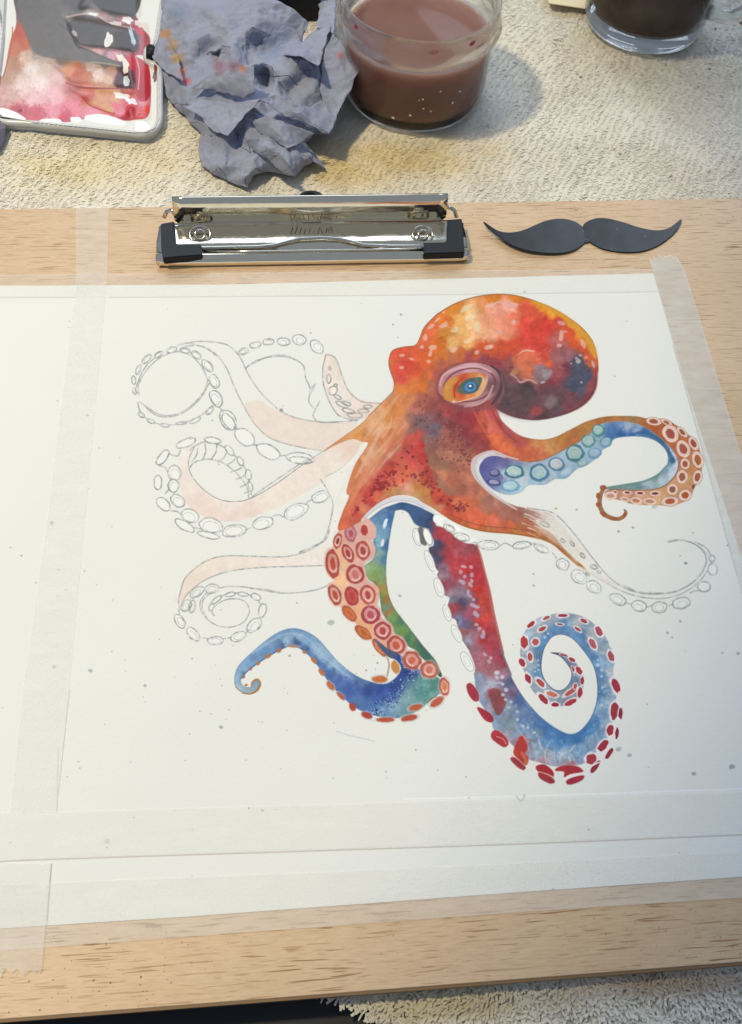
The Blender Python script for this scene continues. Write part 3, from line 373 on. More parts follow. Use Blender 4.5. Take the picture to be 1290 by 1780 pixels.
# blue suckers
for s in [(275, 352, 52, 36, 5, '2f6a8c', 'b6cfc8'), (255, 425, 50, 30, 0, '5f9cc0', 'b4d0d8'), (402, 358, 50, 46, -10, '3b7398', 'a9c8cc'), (490, 315, 42, 36, 10, '4c7498', 'c2c8cc'), (583, 257, 48, 46, 0, '3a7080', 'a4c0bc'), (652, 195, 38, 34, -5, '4f828c', 'a6c4c0'), (703, 142, 34, 32, 0, '4a8088', 'a9c8c0'), (685, 258, 36, 28, -15, '5f8cb4', '9cb8cc'), (742, 202, 32, 26, -25, '5c8ca8', '94b8c8'), (622, 310, 28, 16, -10, '6f9aa4', '9fbfbc'), (540, 355, 40, 20, -25, '8cadc8', 'a9c4d2'), (175, 358, 28, 20, 0, '3f3c72', '8080b0'), (172, 408, 36, 16, 8, '3c3870', 'a8a8cc')]:
    (px, py), = E_([s[:2]]); q = 2.93; disc(px, py, s[2]/q, s[3]/q, s[4], s[5], .85, .5); disc(px-.6, py-1, s[2]/q*.74, s[3]/q*.72, s[4], s[6], .95, .6)
    if s[2] > 30: stroke(ell(px, py, s[2]/q*.45, s[3]/q*.42, s[4], 14), 1.0, s[5], .35, .5, True)

# ================= body
body = A([(0, 700), (60, 640), (130, 570), (132, 520), (110, 450), (108, 400), (130, 355), (190, 338), (245, 330), (268, 295), (290, 240), (340, 185), (400, 140), (480, 100), (580, 73), (690, 63), (790, 75), (900, 110), (1010, 165), (1110, 235), (1170, 310), (1195, 390), (1200, 460), (1190, 550), (1150, 620), (1080, 670), (1000, 700), (900, 720), (820, 718), (740, 700), (680, 672), (650, 655)])+E_([(210, 90), (215, 130), (230, 180), (260, 240), (255, 262), (200, 250), (140, 252), (90, 285), (65, 320), (75, 380), (130, 440), (200, 490), (290, 530)])+F([(470, 95), (550, 125), (530, 150), (545, 170), (600, 205), (650, 265), (735, 345), (700, 330), (640, 280), (590, 240), (520, 218), (430, 203), (330, 195), (250, 175), (180, 140), (120, 100)])+B([(760, 580), (680, 530), (560, 520), (450, 560), (380, 620), (300, 700), (250, 735), (120, 780), (150, 650), (200, 530), (180, 490), (240, 300), (340, 140), (300, 120), (220, 100), (100, 145), (0, 200), (130, 100), (270, 0)])
cols = A([(150, 380, 'd9583c'), (150, 430, 'd24c44'), (125, 420, 'bd6a34'), (200, 440, 'd0483a'), (180, 500, 'cf5040'), (230, 370, 'd05a38'), (250, 450, 'cc5232'), (290, 300, 'd2643a'), (300, 400, 'd4602e'), (330, 230, 'd46a3a'), (360, 330, 'd07026'), (380, 400, 'd27a2e'), (400, 200, 'd4762c'), (400, 270, 'd08a38'), (450, 130, 'd2842e'), (470, 190, 'dfae5e'), (440, 330, 'dcae64'), (520, 150, 'deb878'), (540, 210, 'e3bd84'), (500, 250, 'dcb268'), (560, 260, 'e2b07c'), (520, 320, 'dda45c'), (600, 120, 'd9925a'), (640, 90, 'cf7a24'), (620, 200, 'dd9870'), (660, 150, 'dc9a80'), (640, 280, 'dda27c'), (700, 200, 'db8a6c'), (740, 130, 'e0a394'), (720, 260, 'da8a68'), (780, 90, 'd07a22'), (760, 180, 'dc7458'), (800, 140, 'd8583c'), (830, 200, 'd84a38'), (880, 170, 'd8583a'), (860, 260, 'd24232'), (920, 210, 'd2402f'), (900, 140, 'dc9424'), (960, 160, 'dc9a2a'), (940, 240, 'd03c32'), (1000, 200, 'cf4436'), (1010, 180, 'd98c2a'), (1060, 210, 'db9230'), (1050, 260, 'd0522c'), (980, 280, 'b86050'), (1070, 320, 'd4562c'), (1110, 270, 'd88428'), (1150, 320, 'cf7428'), (1120, 350, 'd0542c'), (1170, 400, 'cf5a34'), (1180, 430, 'cc6430'), (1020, 340, 'a8605c'), (960, 330, 'c24c40'), (1050, 390, '8a5c68'), (980, 390, '9a5c60'), (900, 330, 'cf4236'), (820, 310, 'd4483c'), (760, 330, 'cf5234'), (700, 340, 'c9502e'), (640, 370, 'c05434'), (600, 350, 'c8562f'), (700, 380, 'bb4838'), (560, 380, 'b8583c'), (480, 380, 'c26a38'), (430, 400, 'b86a48'), (520, 400, 'a04c48'), (600, 420, '8c444c'), (660, 440, '8a4048'), (820, 390, 'dc6a4c'), (800, 430, 'd86c48'), (840, 460, 'd6744c'), (780, 460, 'b07c5c'), (900, 400, 'dc5440'), (940, 430, 'd8583e'), (740, 430, '985250'), (720, 480, '6c444c'), (780, 500, '7c4c54'), (700, 540, '54404a'), (760, 560, '5a464c'), (820, 560, '4e3c42'), (860, 600, '5a4248'), (720, 620, '4e3e46'), (800, 650, '564248'), (880, 670, '8c4248'), (900, 460, '8c7078'), (920, 490, '887078'), (960, 520, '7c3840'), (920, 560, '74444c'), (980, 460, '8c4c50'), (950, 620, '786068'), (1000, 600, '6c4850'), (980, 660, '5c4854'), (900, 700, '4a3840'), (1040, 440, '703c4a'), (1100, 420, '56586a'), (1090, 480, '50566e'), (1130, 500, '44486a'), (1080, 540, '4a4c68'), (1110, 570, '565064'), (1150, 480, '5c4c60'), (1060, 600, '7c444c'), (1140, 590, '7c3c44'), (1170, 540, '8c4a4c'), (1040, 650, '84424a'), (1180, 470, 'a8483c'), (320, 480, 'cc6a38'), (280, 540, 'cc7030'), (230, 540, 'd07438'), (180, 560, 'd07c40'), (160, 600, 'cf8850'), (120, 620, 'd29460'), (330, 540, 'a86450'), (360, 480, 'b0584c'), (380, 420, 'b06048'), (60, 690, 'd8a878'), (100, 720, 'd4904c'), (160, 680, 'd38848'), (220, 620, 'c8824e'), (260, 650, '9c5c50')])
cols += N([(60, 360, 'd8a878'), (140, 400, 'd6a070'), (100, 250, 'd6a474'), (200, 220, 'd28048'), (240, 300, 'cf8450'), (60, 440, 'd8aa84'), (180, 460, 'cb7c4c'), (100, 560, 'c8825a'), (240, 420, 'd09468'), (60, 620, 'cf9a78'), (300, 380, 'c98c68'), (250, 520, 'c67c5c'), (150, 640, 'd49c80'), (350, 340, '9c6c60'), (50, 740, 'd09074'), (200, 600, 'c47c60'), (430, 260, 'b07060'), (420, 350, '7c5a5c'), (470, 380, '6f5a60'), (400, 420, '86605c'), (480, 180, 'a05c50'), (530, 240, '8c4c48'), (540, 330, '805860'), (580, 400, '706470'), (560, 440, '6c6470'), (520, 500, '80605c'), (540, 580, '845850'), (600, 340, '7c4a50'), (640, 280, 'a05048'), (700, 250, '9c4448'), (750, 330, '8a3c44'), (830, 300, '8c343c'), (870, 260, '94383e'), (900, 340, '96383e'), (700, 400, '7c4046'), (650, 460, '9c6054'), (740, 480, '8c4c4c'), (820, 450, '8a3c42'), (900, 480, '8c3a42'), (960, 420, 'a8443e'), (980, 300, 'c25a4c'), (1020, 250, 'b84a48'), (1060, 420, 'd46c58'), (1000, 500, 'a0443c'), (960, 560, '8f4444'), (1080, 500, 'd8603c'), (1150, 560, 'd8643a'), (1100, 420, 'c85a4c'), (1140, 380, '9c4044'), (660, 560, '8f5850'), (600, 620, 'a06c5c'), (680, 640, 'aa7462'), (760, 580, '9c5c50'), (840, 560, '8c4c48'), (560, 680, '8a6454'), (620, 740, '946e5a'), (700, 720, '9c6454'), (780, 680, 'a86e5c'), (860, 640, '985c50'), (880, 720, 'b0725a'), (800, 760, 'a06450'), (640, 820, 'b87a58'), (720, 860, 'ac6850'), (820, 840, 'b47058'), (900, 820, 'b8785a'), (620, 900, '9c7458'), (700, 940, '986450'), (800, 930, '985e4c'), (880, 940, 'b06c54'), (960, 960, 'c2745a'), (1040, 960, 'aa7460'), (1020, 1020, 'a06c5c'), (1100, 1000, 'b07c68'), (1180, 1040, 'a87868'), (900, 1040, 'bb6a4c'), (1000, 1100, 'a8705c'), (860, 1080, 'cf6a44'), (960, 1150, 'd0603e'), (1180, 1120, '9a6458'), (820, 1150, 'c8603c')])
cols += N([(430, 470, 'b84c44'), (400, 520, 'c05048'), (470, 560, 'b23c38'), (350, 560, 'b04c40'), (420, 620, 'c0463e'), (340, 640, 'bc4e44'), (480, 680, 'b43c38'), (260, 680, 'c25c4c'), (380, 700, 'c25048'), (300, 740, 'c8604e'), (200, 760, 'b84840'), (440, 760, 'c4584c'), (240, 800, 'cc6650'), (320, 800, 'd06448'), (120, 820, 'bc4c44'), (400, 840, 'cc7460'), (300, 860, 'd06650'), (200, 880, 'c85c4c'), (60, 880, 'c04e44'), (100, 960, 'b84440'), (300, 920, 'd88c78'), (420, 920, 'bf7840'), (480, 860, 'b05038'), (520, 800, 'a8403a'), (560, 900, 'b0443a'), (480, 960, 'c08448'), (350, 950, 'cf9c78'), (560, 1000, 'bd5038'), (600, 960, 'c0503c'), (660, 1040, 'bc4838'), (700, 1120, 'b04436'), (760, 1060, 'cf7050'), (800, 1110, 'c05840'), (620, 1100, 'b87c54')])
cols += B([(60, 180, 'd49c6c'), (160, 110, 'cf9660'), (260, 60, 'cd9050'), (340, 100, 'cc8850'), (300, 180, 'cc8c60'), (260, 280, 'c8824e'), (240, 380, 'c87c50'), (330, 260, 'd09a74'), (220, 470, 'c88058'), (300, 400, 'cc8262'), (360, 340, 'd4907c'), (220, 560, 'c47450'), (180, 640, 'c86e4c'), (160, 720, 'c86444'), (260, 560, 'cc6850'), (240, 640, 'c04c40'), (220, 700, 'c25c48'), (330, 500, 'b8443c'), (300, 620, 'c87858'), (350, 570, 'bc4840'), (420, 520, 'c46448'), (480, 500, 'c07848'), (560, 490, 'bd8c58'), (640, 480, 'cfa080'), (700, 510, 'bc9058'), (780, 560, 'b88048'), (840, 620, 'b48050'), (880, 560, 'b4443a'), (940, 640, 'c05844'), (900, 680, 'c06a40'), (1000, 720, 'b85038'), (1100, 680, 'cf6a48'), (1200, 720, 'c8603c'), (1240, 780, 'b87444'), (1060, 740, 'b06838')])
cols += F([(300, 150, 'cf6444'), (250, 130, 'c8563e'), (360, 150, 'd0694c'), (330, 185, 'b86438'), (430, 170, 'c8643e'), (450, 195, 'b4743c'), (400, 110, 'a86c5c'), (460, 130, '986052'), (500, 170, 'b06444'), (500, 110, '94665c'), (540, 125, '9c7468'), (540, 195, 'b4723c'), (580, 212, 'a8642c'), (640, 265, 'b07034'), (700, 325, 'b4753c'), (350, 60, '94685c'), (300, 30, 'a06c5c')])
def lift(c, k=1.0):
    v = hexc(c); m_ = v.mean(); v = np.clip(m_+(v-m_)*1.04, 0, 1)*1.0; v = v*[1.05, .985, .985]; return np.clip(v, 0, 1)*255
cols = [(x, y, lift(c)) for x, y, c in cols]
fill(body, cols, warp=7, rough=.6, edge=('8a5030', 1.2, .45), mottle=.07, power=4.6)
# outlines
stroke(A([(130, 570), (134, 520), (111, 450), (109, 400), (131, 356), (190, 339), (245, 331), (268, 295), (290, 240), (340, 186), (400, 142), (480, 102), (580, 74), (690, 64), (790, 76), (900, 111), (1010, 166), (1110, 236), (1170, 311)]), 1.8, '9c5c30', .7)
stroke(A([(1185, 470), (1180, 550), (1140, 618), (1080, 662), (1000, 692), (900, 713), (820, 712), (740, 692), (670, 655)]), 2, '64363e', .75); stroke(A([(1198, 470), (1190, 560), (1150, 625), (1085, 672)]), 1.4, 'dcb4aa', .8)
stroke(A([(0, 700), (60, 640), (130, 570)]), 1.3, '6c5c50', .6)
stroke(F([(180, 140), (250, 172), (330, 192), (430, 201), (520, 214), (590, 232), (650, 280), (735, 347)]), [1.5, 2.5, 2.5, 2.5, 2.5, 3.5, 3, 1], 'a4602c', .85); stroke(F([(180, 120), (250, 152), (330, 172), (430, 180), (500, 190), (580, 205)]), 1.8, '8f4430', .6)
stroke(F([(400, 118), (440, 135), (490, 165)]), 6, 'ab7462', .4, 2)
for p in [[(480, 100), (520, 118), (552, 126)], [(470, 110), (520, 135), (548, 140)], [(480, 125), (520, 148), (560, 165)], [(500, 150), (540, 175), (590, 200)]]: stroke(F(p), [3.5, 2.5, .6], '9d6c5e', .8, .6)
fill(F([(480, 100), (560, 118), (620, 150), (690, 225), (750, 300), (700, 320), (640, 262), (590, 228), (540, 190), (520, 150)]), F([(500, 120, 'b08a7c'), (540, 150, 'c8b0a4'), (580, 180, 'd8ccc2'), (650, 240, 'dcd4ca'), (700, 290, 'e0dad0')]), alpha=.62, soft=2.5, rough=3)
for k in range(26):
    x, y = prng.uniform(470, 600), prng.uniform(105, 205); stroke(F([(x, y), (x+22, y+8), (x+prng.uniform(40, 75), y+prng.uniform(18, 36))]), [prng.uniform(1, 2.4), 1.4, .4], ['e4e2dc', 'dcd2c8', 'a87464', 'e6e4de'][k % 4], .55, .8)
for s in [(570, 165, 18, 8, 25), (640, 230, 10, 6, 40), (678, 242, 13, 5, 50), (720, 290, 12, 6, 50), (765, 335, 14, 8, 20), (785, 355, 8, 5, 30), (740, 365, 8, 4, 40)]: psuck(*s, f=F, inner=0, fillc='d6d0c2')
fill(F([(700, 330), (760, 350), (840, 395), (860, 420), (800, 395), (740, 360)]), 'e2dace', alpha=.6, soft=.8)
# mantle glazes and lights
def patch(f, pts, c, a=.7, soft=2.0, rough=2.2): fill(f(pts), c, alpha=a*.82, soft=max(soft, 1.4), rough=rough, mottle=.09)
patch(A, [(830, 110), (900, 125), (990, 175), (1060, 240), (1110, 300), (1165, 380), (1190, 400), (1180, 330), (1120, 250), (1030, 185), (940, 135), (870, 105)], 'dc9626', .95, 1.2)
stroke(A([(850, 100), (930, 130), (1020, 180), (1100, 245), (1160, 320), (1185, 400)]), [3, 7, 8, 8, 7, 3], 'de9a2a', .8, 1.2)
patch(A, [(720, 320), (800, 290), (840, 250), (850, 200), (900, 190), (990, 200), (1010, 240), (960, 280), (900, 330), (940, 400), (920, 430), (880, 380), (800, 340)], 'd03a30', .45)
patch(P2, [(230, 740), (300, 680), (400, 640), (500, 660), (620, 780), (620, 830), (540, 790), (440, 790), (460, 850), (410, 900), (400, 940), (320, 930), (280, 880)], 'cf6a48', .6, 1.6)
patch(P2, [(440, 800), (500, 780), (560, 790), (650, 840), (640, 880), (580, 960), (500, 950), (420, 890), (460, 850)], '84707a', .7, 1.4); patch(P2, [(530, 830), (640, 850), (610, 900), (560, 960), (540, 900)], 'a0949c', .7, .8)
patch(P2, [(300, 980), (400, 950), (450, 1040), (490, 1100), (420, 1150), (340, 1130), (300, 1060)], '463a3e', .8, 1.5)
patch(P2, [(100, 900), (300, 980), (450, 1040), (640, 1000), (780, 940), (800, 1050), (950, 1090), (1000, 1060), (900, 1200), (650, 1300), (400, 1340), (100, 1270), (20, 1180)], '5c484e', .55, 4)
patch(P2, [(860, 720), (940, 700), (980, 780), (1060, 860), (1030, 930), (960, 1080), (860, 1060), (790, 1020), (780, 940), (840, 880), (820, 790)], '4a5166', .85, 1.4)
patch(P2, [(600, 520), (700, 510), (760, 580), (860, 640), (860, 700), (760, 780), (680, 840), (640, 760), (620, 640)], '9a6064', .5, 3)
patch(P2, [(430, 1230), (520, 1220), (540, 1270), (500, 1300), (430, 1290)], 'b04448', .7, 1); patch(P2, [(560, 1200), (640, 1100), (700, 1130), (690, 1190), (620, 1240)], '8f7880', .55, 1.5)
stroke(P2([(310, 670), (350, 645), (400, 640), (460, 652)]), [2, 3.5, 2.5], 'e6a598', .8, .6); stroke(P2([(230, 890), (280, 920), (320, 965), (390, 940), (440, 950), (480, 975)]), [2, 3.5, 4, 3, 3], 'c99a94', .8, .6)
stroke(P2([(0, 200), (60, 160), (120, 140)]), [2, 3, 2], 'e6b2a4', .7, .6)
for x, y, a, b, g in [(240, 175, 55, 24, 8), (250, 355, 24, 30, 10), (735, 360, 42, 22, 20), (735, 490, 22, 60, 5), (715, 590, 28, 20, -10), (775, 450, 25, 10, 5), (955, 570, 22, 50, -25), (930, 690, 16, 12, 0), (890, 720, 14, 14, 0), (545, 965, 24, 12, -10), (100, 455, 30, 20, -20), (15, 600, 24, 16, 0), (940, 965, 10, 14, 0), (910, 750, 26, 24, 0), (835, 775, 10, 10, 0), (1060, 780, 14, 40, -20), (990, 710, 18, 8, 0)]:
    (px, py), = P2([(x, y)]); disc(px, py, a/5.86, b/5.86, g, ['e4a8a0', 'dfa39a', 'd9a0a0'][prng.randint(3)] if y < 650 else 'c8b4b8', .82, .6)
for x, y, a, b, g in [(345, 690, 28, 16, -10), (440, 728, 26, 12, 15), (340, 815, 25, 16, 0), (765, 252, 14, 11, 0), (770, 385, 50, 24, -25), (640, 395, 42, 20, -38), (580, 505, 24, 34, 5), (655, 610, 42, 26, -15), (632, 670, 18, 36, 12), (615, 752, 22, 18, 0), (870, 630, 40, 24, -40), (1020, 540, 50, 24, -30), (1000, 210, 70, 26, -32), (1040, 300, 62, 30, -30), (1110, 400, 36, 50, 10), (1105, 660, 24, 20, -30), (1230, 605, 52, 22, -15), (700, 330, 40, 10, -40), (880, 430, 42, 24, -30), (1240, 180, 60, 22, -20), (545, 605, 22, 20, 0)]:
    (px, py), = P1([(x, y)]); disc(px, py, a/5.86, b/5.86, g, 'e6b0a0' if not 850 < x < 1150 or y > 560 else 'e8cda0', .8, .7)
for _ in range(420):                                    # brushy variation on the mantle and body
    k = prng.rand()
    if k < .5: px, py = prng.uniform(860, 1030), prng.uniform(600, 725)
    else: px, py = prng.uniform(745, 1020), prng.uniform(525, 620)
    yi, xi = int((py-CY0)*CS), int((px-CX0)*CS); c0 = canvas[yi, xi]
    if c0.mean() > .74: continue
    if canvas[int((py+5-CY0)*CS), int((px+9-CX0)*CS)].mean() > .8 or canvas[int((py-7-CY0)*CS), int((px+8-CX0)*CS)].mean() > .8: continue
    l = prng.uniform(3, 9); a = prng.uniform(-.9, .5); c = np.clip(c0*prng.uniform(.72, 1.3)+prng.uniform(-.03, .05, 3), 0, 1)*255
    stroke([(px, py), (px+l*np.cos(a), py+l*np.sin(a))], prng.uniform(1.5, 4), c, .28, 1.3)
# skin mottling: dark spots in the red wedge, brown neck
def spots(f, poly, n, c, rmin, rmax, a=.8, soft=.3):
    P = np.array([p[:2] for p in f(poly)]); m, y0, x0 = polymask(P); k = 0
    for _ in range(n*6):
        x = prng.uniform(P[:, 0].min(), P[:, 0].max()); y = prng.uniform(P[:, 1].min(), P[:, 1].max())
        yi, xi = int((y-CY0)*CS)-y0, int((x-CX0)*CS)-x0
        if 0 <= yi < m.shape[0] and 0 <= xi < m.shape[1] and m[yi, xi]:
            fill(ell(x, y, prng.uniform(rmin, rmax), prng.uniform(rmin, rmax)*.75, prng.uniform(-70, 20), 8)+prng.normal(0, rmin*.35, (8, 2)), c[prng.randint(len(c))], rough=0, alpha=a, soft=soft, mottle=.03); k += 1
            if k >= n: break
wedge = [(430, 460), (470, 520), (500, 640), (530, 760), (590, 880), (700, 1000), (860, 1090), (700, 1130), (600, 1040), (500, 920), (380, 860), (300, 930), (150, 980), (20, 1010), (0, 940), (60, 860), (200, 700), (330, 560)]
spots(N, wedge, 60, ['96302f', 'a03636', '7c2c38'], 1.6, 3.8, .8)
spots(B, [(330, 520), (400, 420), (470, 360), (540, 300), (560, 340), (480, 420), (520, 470), (420, 500), (340, 550)], 30, ['982c2e', 'a33234'], 2.2, 4.6, .9)
spots(B, [(230, 600), (330, 520), (360, 560), (300, 600), (250, 680), (210, 680)], 12, ['9c2c30', 'a83a38'], 1.6, 3.6, .85)
spots(B, [(650, 380), (760, 300), (830, 370), (860, 460), (940, 540), (1100, 590), (1050, 650), (900, 580), (780, 470)], 34, ['8f3438', '7c2c34', '9c3a38'], 1.8, 3.8, .8)
spots(N, [(450, 100), (560, 150), (700, 250), (900, 260), (980, 400), (1000, 560), (880, 640), (900, 740), (760, 820), (640, 700), (560, 500), (430, 360), (420, 240)], 95, ['7c343c', '74383c', '8a4440', '643840'], 1.3, 3.0, .6)
spots(N, [(600, 340), (780, 320), (860, 560), (880, 700), (720, 760), (600, 600)], 70, ['b47c6c', 'ba8470', 'a8685c'], .8, 1.9, .55)
spots(N, [(350, 380), (420, 320), (560, 340), (600, 420), (540, 470), (440, 430)], 30, ['6c5c64', '5c4a50', '78666c'], 1, 2.6, .6)
spots(N, [(780, 560), (880, 660), (880, 740), (800, 740), (760, 640)], 8, ['64303a', '6c3438'], 1, 2.2, .85)
spots(N, [(690, 1030), (860, 1060), (860, 1110), (740, 1140)], 10, ['743436', '843a38'], 1.2, 2.8, .8)
patch(N, [(240, 870), (330, 780), (360, 740), (340, 800), (280, 870), (230, 920)], 'd86c4c', .7, .8)
patch(N, [(490, 470), (520, 560), (540, 680), (580, 800), (640, 910), (730, 990), (690, 990), (590, 900), (530, 760), (490, 600)], '8c6a58', .55, 1)
for p in [[(120, 330), (60, 420), (0, 500)], [(230, 440), (140, 560), (40, 660)], [(330, 400), (220, 560), (80, 700), (0, 800)], [(280, 560), (160, 680), (40, 820)], [(200, 330), (180, 420), (120, 500)]]:
    stroke(N(p), [2, 4, 2], ['e0b890', 'b87448', 'd8a890'][prng.randint(3)], .5, 1.4)
for pts, c_, w_ in [([(690, 690), (660, 730), (632, 765)], 'dfa878', 9), ([(712, 700), (680, 760), (640, 820), (612, 870)], 'd8905c', 8), ([(700, 745), (664, 800), (628, 860), (604, 905)], 'cc6c4c', 7), ([(668, 735), (640, 790), (618, 830)], 'e0b890', 6), ([(655, 720), (625, 745), (600, 765)], 'd8a06c', 6), ([(722, 690), (700, 730), (676, 775)], 'cf7c4c', 6)]:
    stroke(pts, [w_*.3, w_, w_, w_*.3], c_, .55, 2.2)
# neck folds right of the eye
stroke(N([(900, 250), (960, 370), (1030, 480), (1100, 560), (1180, 610), (1280, 660)]), [2, 4, 5, 5, 3], 'd8603c', .7, 1.2); stroke(N([(1040, 220), (1100, 330), (1170, 440), (1280, 540)]), [2, 4, 4, 3], '9c4044', .75, .8); stroke(N([(1000, 240), (1060, 380), (1150, 480)]), 4, 'cf6a58', .7, 1)
stroke(N([(1060, 470), (1000, 470), (1010, 520), (1120, 620)]), 1.2, '8a3430', .5)
patch(N, [(1040, 480), (1120, 480), (1240, 560), (1290, 600), (1290, 660), (1200, 640), (1100, 570)], 'dc6c40', .8, .6)
stroke(N([(1100, 290), (1160, 370), (1290, 490)]), 2.4, 'c4605a', .7)
# lips
stroke(B([(300, 705), (360, 640), (450, 580), (560, 545), (680, 555), (760, 600), (850, 665)]), [4, 5, 7, 8, 7, 6, 3], 'd2d0d6', .95, .8)
stroke(B([(310, 700), (380, 640), (460, 590), (560, 560), (680, 572), (760, 620)]), 2, 'a9adc4', .6, 1); stroke(B([(400, 590), (470, 520), (570, 495), (690, 510), (770, 570)]), [2, 3, 4, 3, 2], 'bd9068', .7, 1)
fill(B([(835, 670), (870, 680), (930, 720), (960, 740), (900, 760), (870, 735), (830, 710)]), 'eef0ee', rough=.5); fill(F([(130, 130), (170, 140), (240, 185), (300, 225), (270, 235), (230, 228), (200, 200), (150, 165), (125, 155)]), 'eaecea', rough=.5)
for s in [(185, 180, 24, 12, 25), (235, 215, 32, 15, 14)]: psuck(*s, f=F, inner=.6)
stroke(N([(1290, 686), (1200, 664), (1120, 630), (1060, 620), (980, 645), (915, 690), (900, 760), (930, 840), (1000, 920), (1080, 990), (1180, 1060), (1280, 1120)]), [2, 3, 4, 5, 6, 7, 7, 7, 6, 4, 2], 'cabfc2', .92, .8)
stroke(N([(1180, 672), (1140, 656), (1100, 648), (1060, 646), (990, 668), (940, 712), (928, 770), (952, 842), (1022, 925), (1100, 1000)]), [2, 3, 4, 5, 6, 6, 6, 6, 5, 3], 'cdc8ce', .9, .8)
stroke(N([(930, 700), (915, 770), (940, 850), (1000, 930)]), 2, 'b49a98', .5, 1)
# eye
(ex, ey) = 816, 671
patch(A, [(350, 560), (370, 480), (430, 430), (520, 415), (620, 430), (690, 480), (710, 560), (680, 640), (600, 670), (500, 680), (420, 650), (370, 610)], '84464c', .75, 1.5)
fill(ell(816, 668, 55, 37, -8), P1([(760, 950, 'c07c7c'), (860, 850, 'bc8088'), (1050, 810, 'cf9aa4'), (1200, 850, 'b07c84'), (1280, 1000, '7c5058'), (1220, 1120, 'a87478'), (1080, 1190, 'bc8c90'), (900, 1170, 'a06468'), (760, 1080, 'b87470'), (1000, 1000, '9c5450')]), warp=4, rough=0, mottle=.03)
stroke(ell(816, 669, 45, 28.5, -10, 24), 3.0, '7c3c44', .8, .8, True)
stroke(P1([(730, 1000), (760, 900), (860, 840), (1000, 805), (1130, 805), (1250, 860)]), [2, 4, 5, 5, 3], 'd2a4ac', .9, .8); stroke(P1([(980, 1215), (1120, 1190), (1220, 1110), (1270, 1000)]), [2, 3, 4, 3], 'c49a9c', .85, .8)
stroke(P1([(700, 1080), (800, 1140), (920, 1180)]), 2, '84403e', .6, .8)
fill(P1([(770, 1130), (760, 1060), (780, 980), (850, 920), (960, 880), (1080, 862), (1190, 885), (1215, 930), (1190, 1020), (1130, 1100), (1020, 1140), (890, 1170), (820, 1160)]), P1([(800, 1080, 'd08838'), (820, 1000, 'd4943e'), (870, 940, 'd88c3c'), (900, 1020, 'c44c2c'), (960, 910, 'd0502e'), (1080, 880, 'd8783c'), (1180, 900, 'd07040'), (1180, 980, 'e8b070'), (1130, 1060, 'e8a860'), (1030, 1110, 'e08048'), (900, 1120, 'dc6c34'), (950, 1080, 'd8542c'), (870, 1150, 'd09040'), (1160, 930, 'e4c090')]), warp=3, rough=.3, mottle=.04, edge=('9c4c30', .8, .6))
stroke(P1([(880, 1120), (880, 1040), (910, 970), (970, 920)]), [3, 4, 3], 'b83c28', .85); stroke(P1([(890, 1170), (1020, 1138), (1130, 1095), (1190, 1010)]), 1.6, 'f0c890', .85)
fill(P1([(910, 1040), (940, 980), (1010, 930), (1090, 915), (1160, 920), (1140, 1000), (1100, 1060), (1020, 1085), (940, 1080)]), P1([(950, 1020, '586c5c'), (1100, 940, '5c6c60'), (1130, 980, '4c5c58'), (1040, 1060, '3f5a6c')]), rough=.2, mottle=.05)
disc(*P1([(1040, 1010)])[0], 11.5, 9.5, -15, '4a86b4', 1, .4); stroke(ell(*P1([(1040, 1010)])[0], 11.3, 9.3, -15), 1.6, '2a4f78', .8, .5, True); disc(*P1([(1045, 1008)])[0], 5.5, 5, 0, '2d5078', .95, .4); disc(*P1([(1038, 1003)])[0], 2.4, 2.2, 0, 'd8e6f0', 1, .3)
stroke(P1([(1215, 900), (1200, 990), (1130, 1090)]), 2.6, 'd0a49c', .7, .7)
disc(*P1([(870, 1162)])[0], 3.5, 1.8, -10, 'eac8b8', .9)
stroke(P2([(20, 800), (90, 850), (130, 940), (110, 1060), (60, 1150), (20, 1190)]), [3, 5, 6, 5, 3], '4a3a44', .8, 1.2)
stroke(A([(690, 480), (705, 560), (680, 630)]), 2, '8f6870', .5, 1)

line([(-20, 1499), (0, 1498.5), (88, 1494), (600, 1477.5), (900, 1467.5), (1290, 1451.5)], 2.2, 'b0a596', .6)  # gap and shadow line along the tape edge, painted on the sheet
line([(101, 1300), (99, 1412)], 1.6, 'b8b8b0', .6); line([(121, 1200), (101, 1380)], 1.6, 'b8b8b0', .6); line([(89.5, 1502), (82, 1600)], 2, '9c9488', .7); line([(700, 1389), (900, 1384), (1290, 1371)], 2, 'eef2f4', .9)  # tape edges; the pale line is a painted highlight
line([(1170, 600), (1205, 725), (1245, 870), (1281, 1000)], 2, 'a8aaa6', .6)
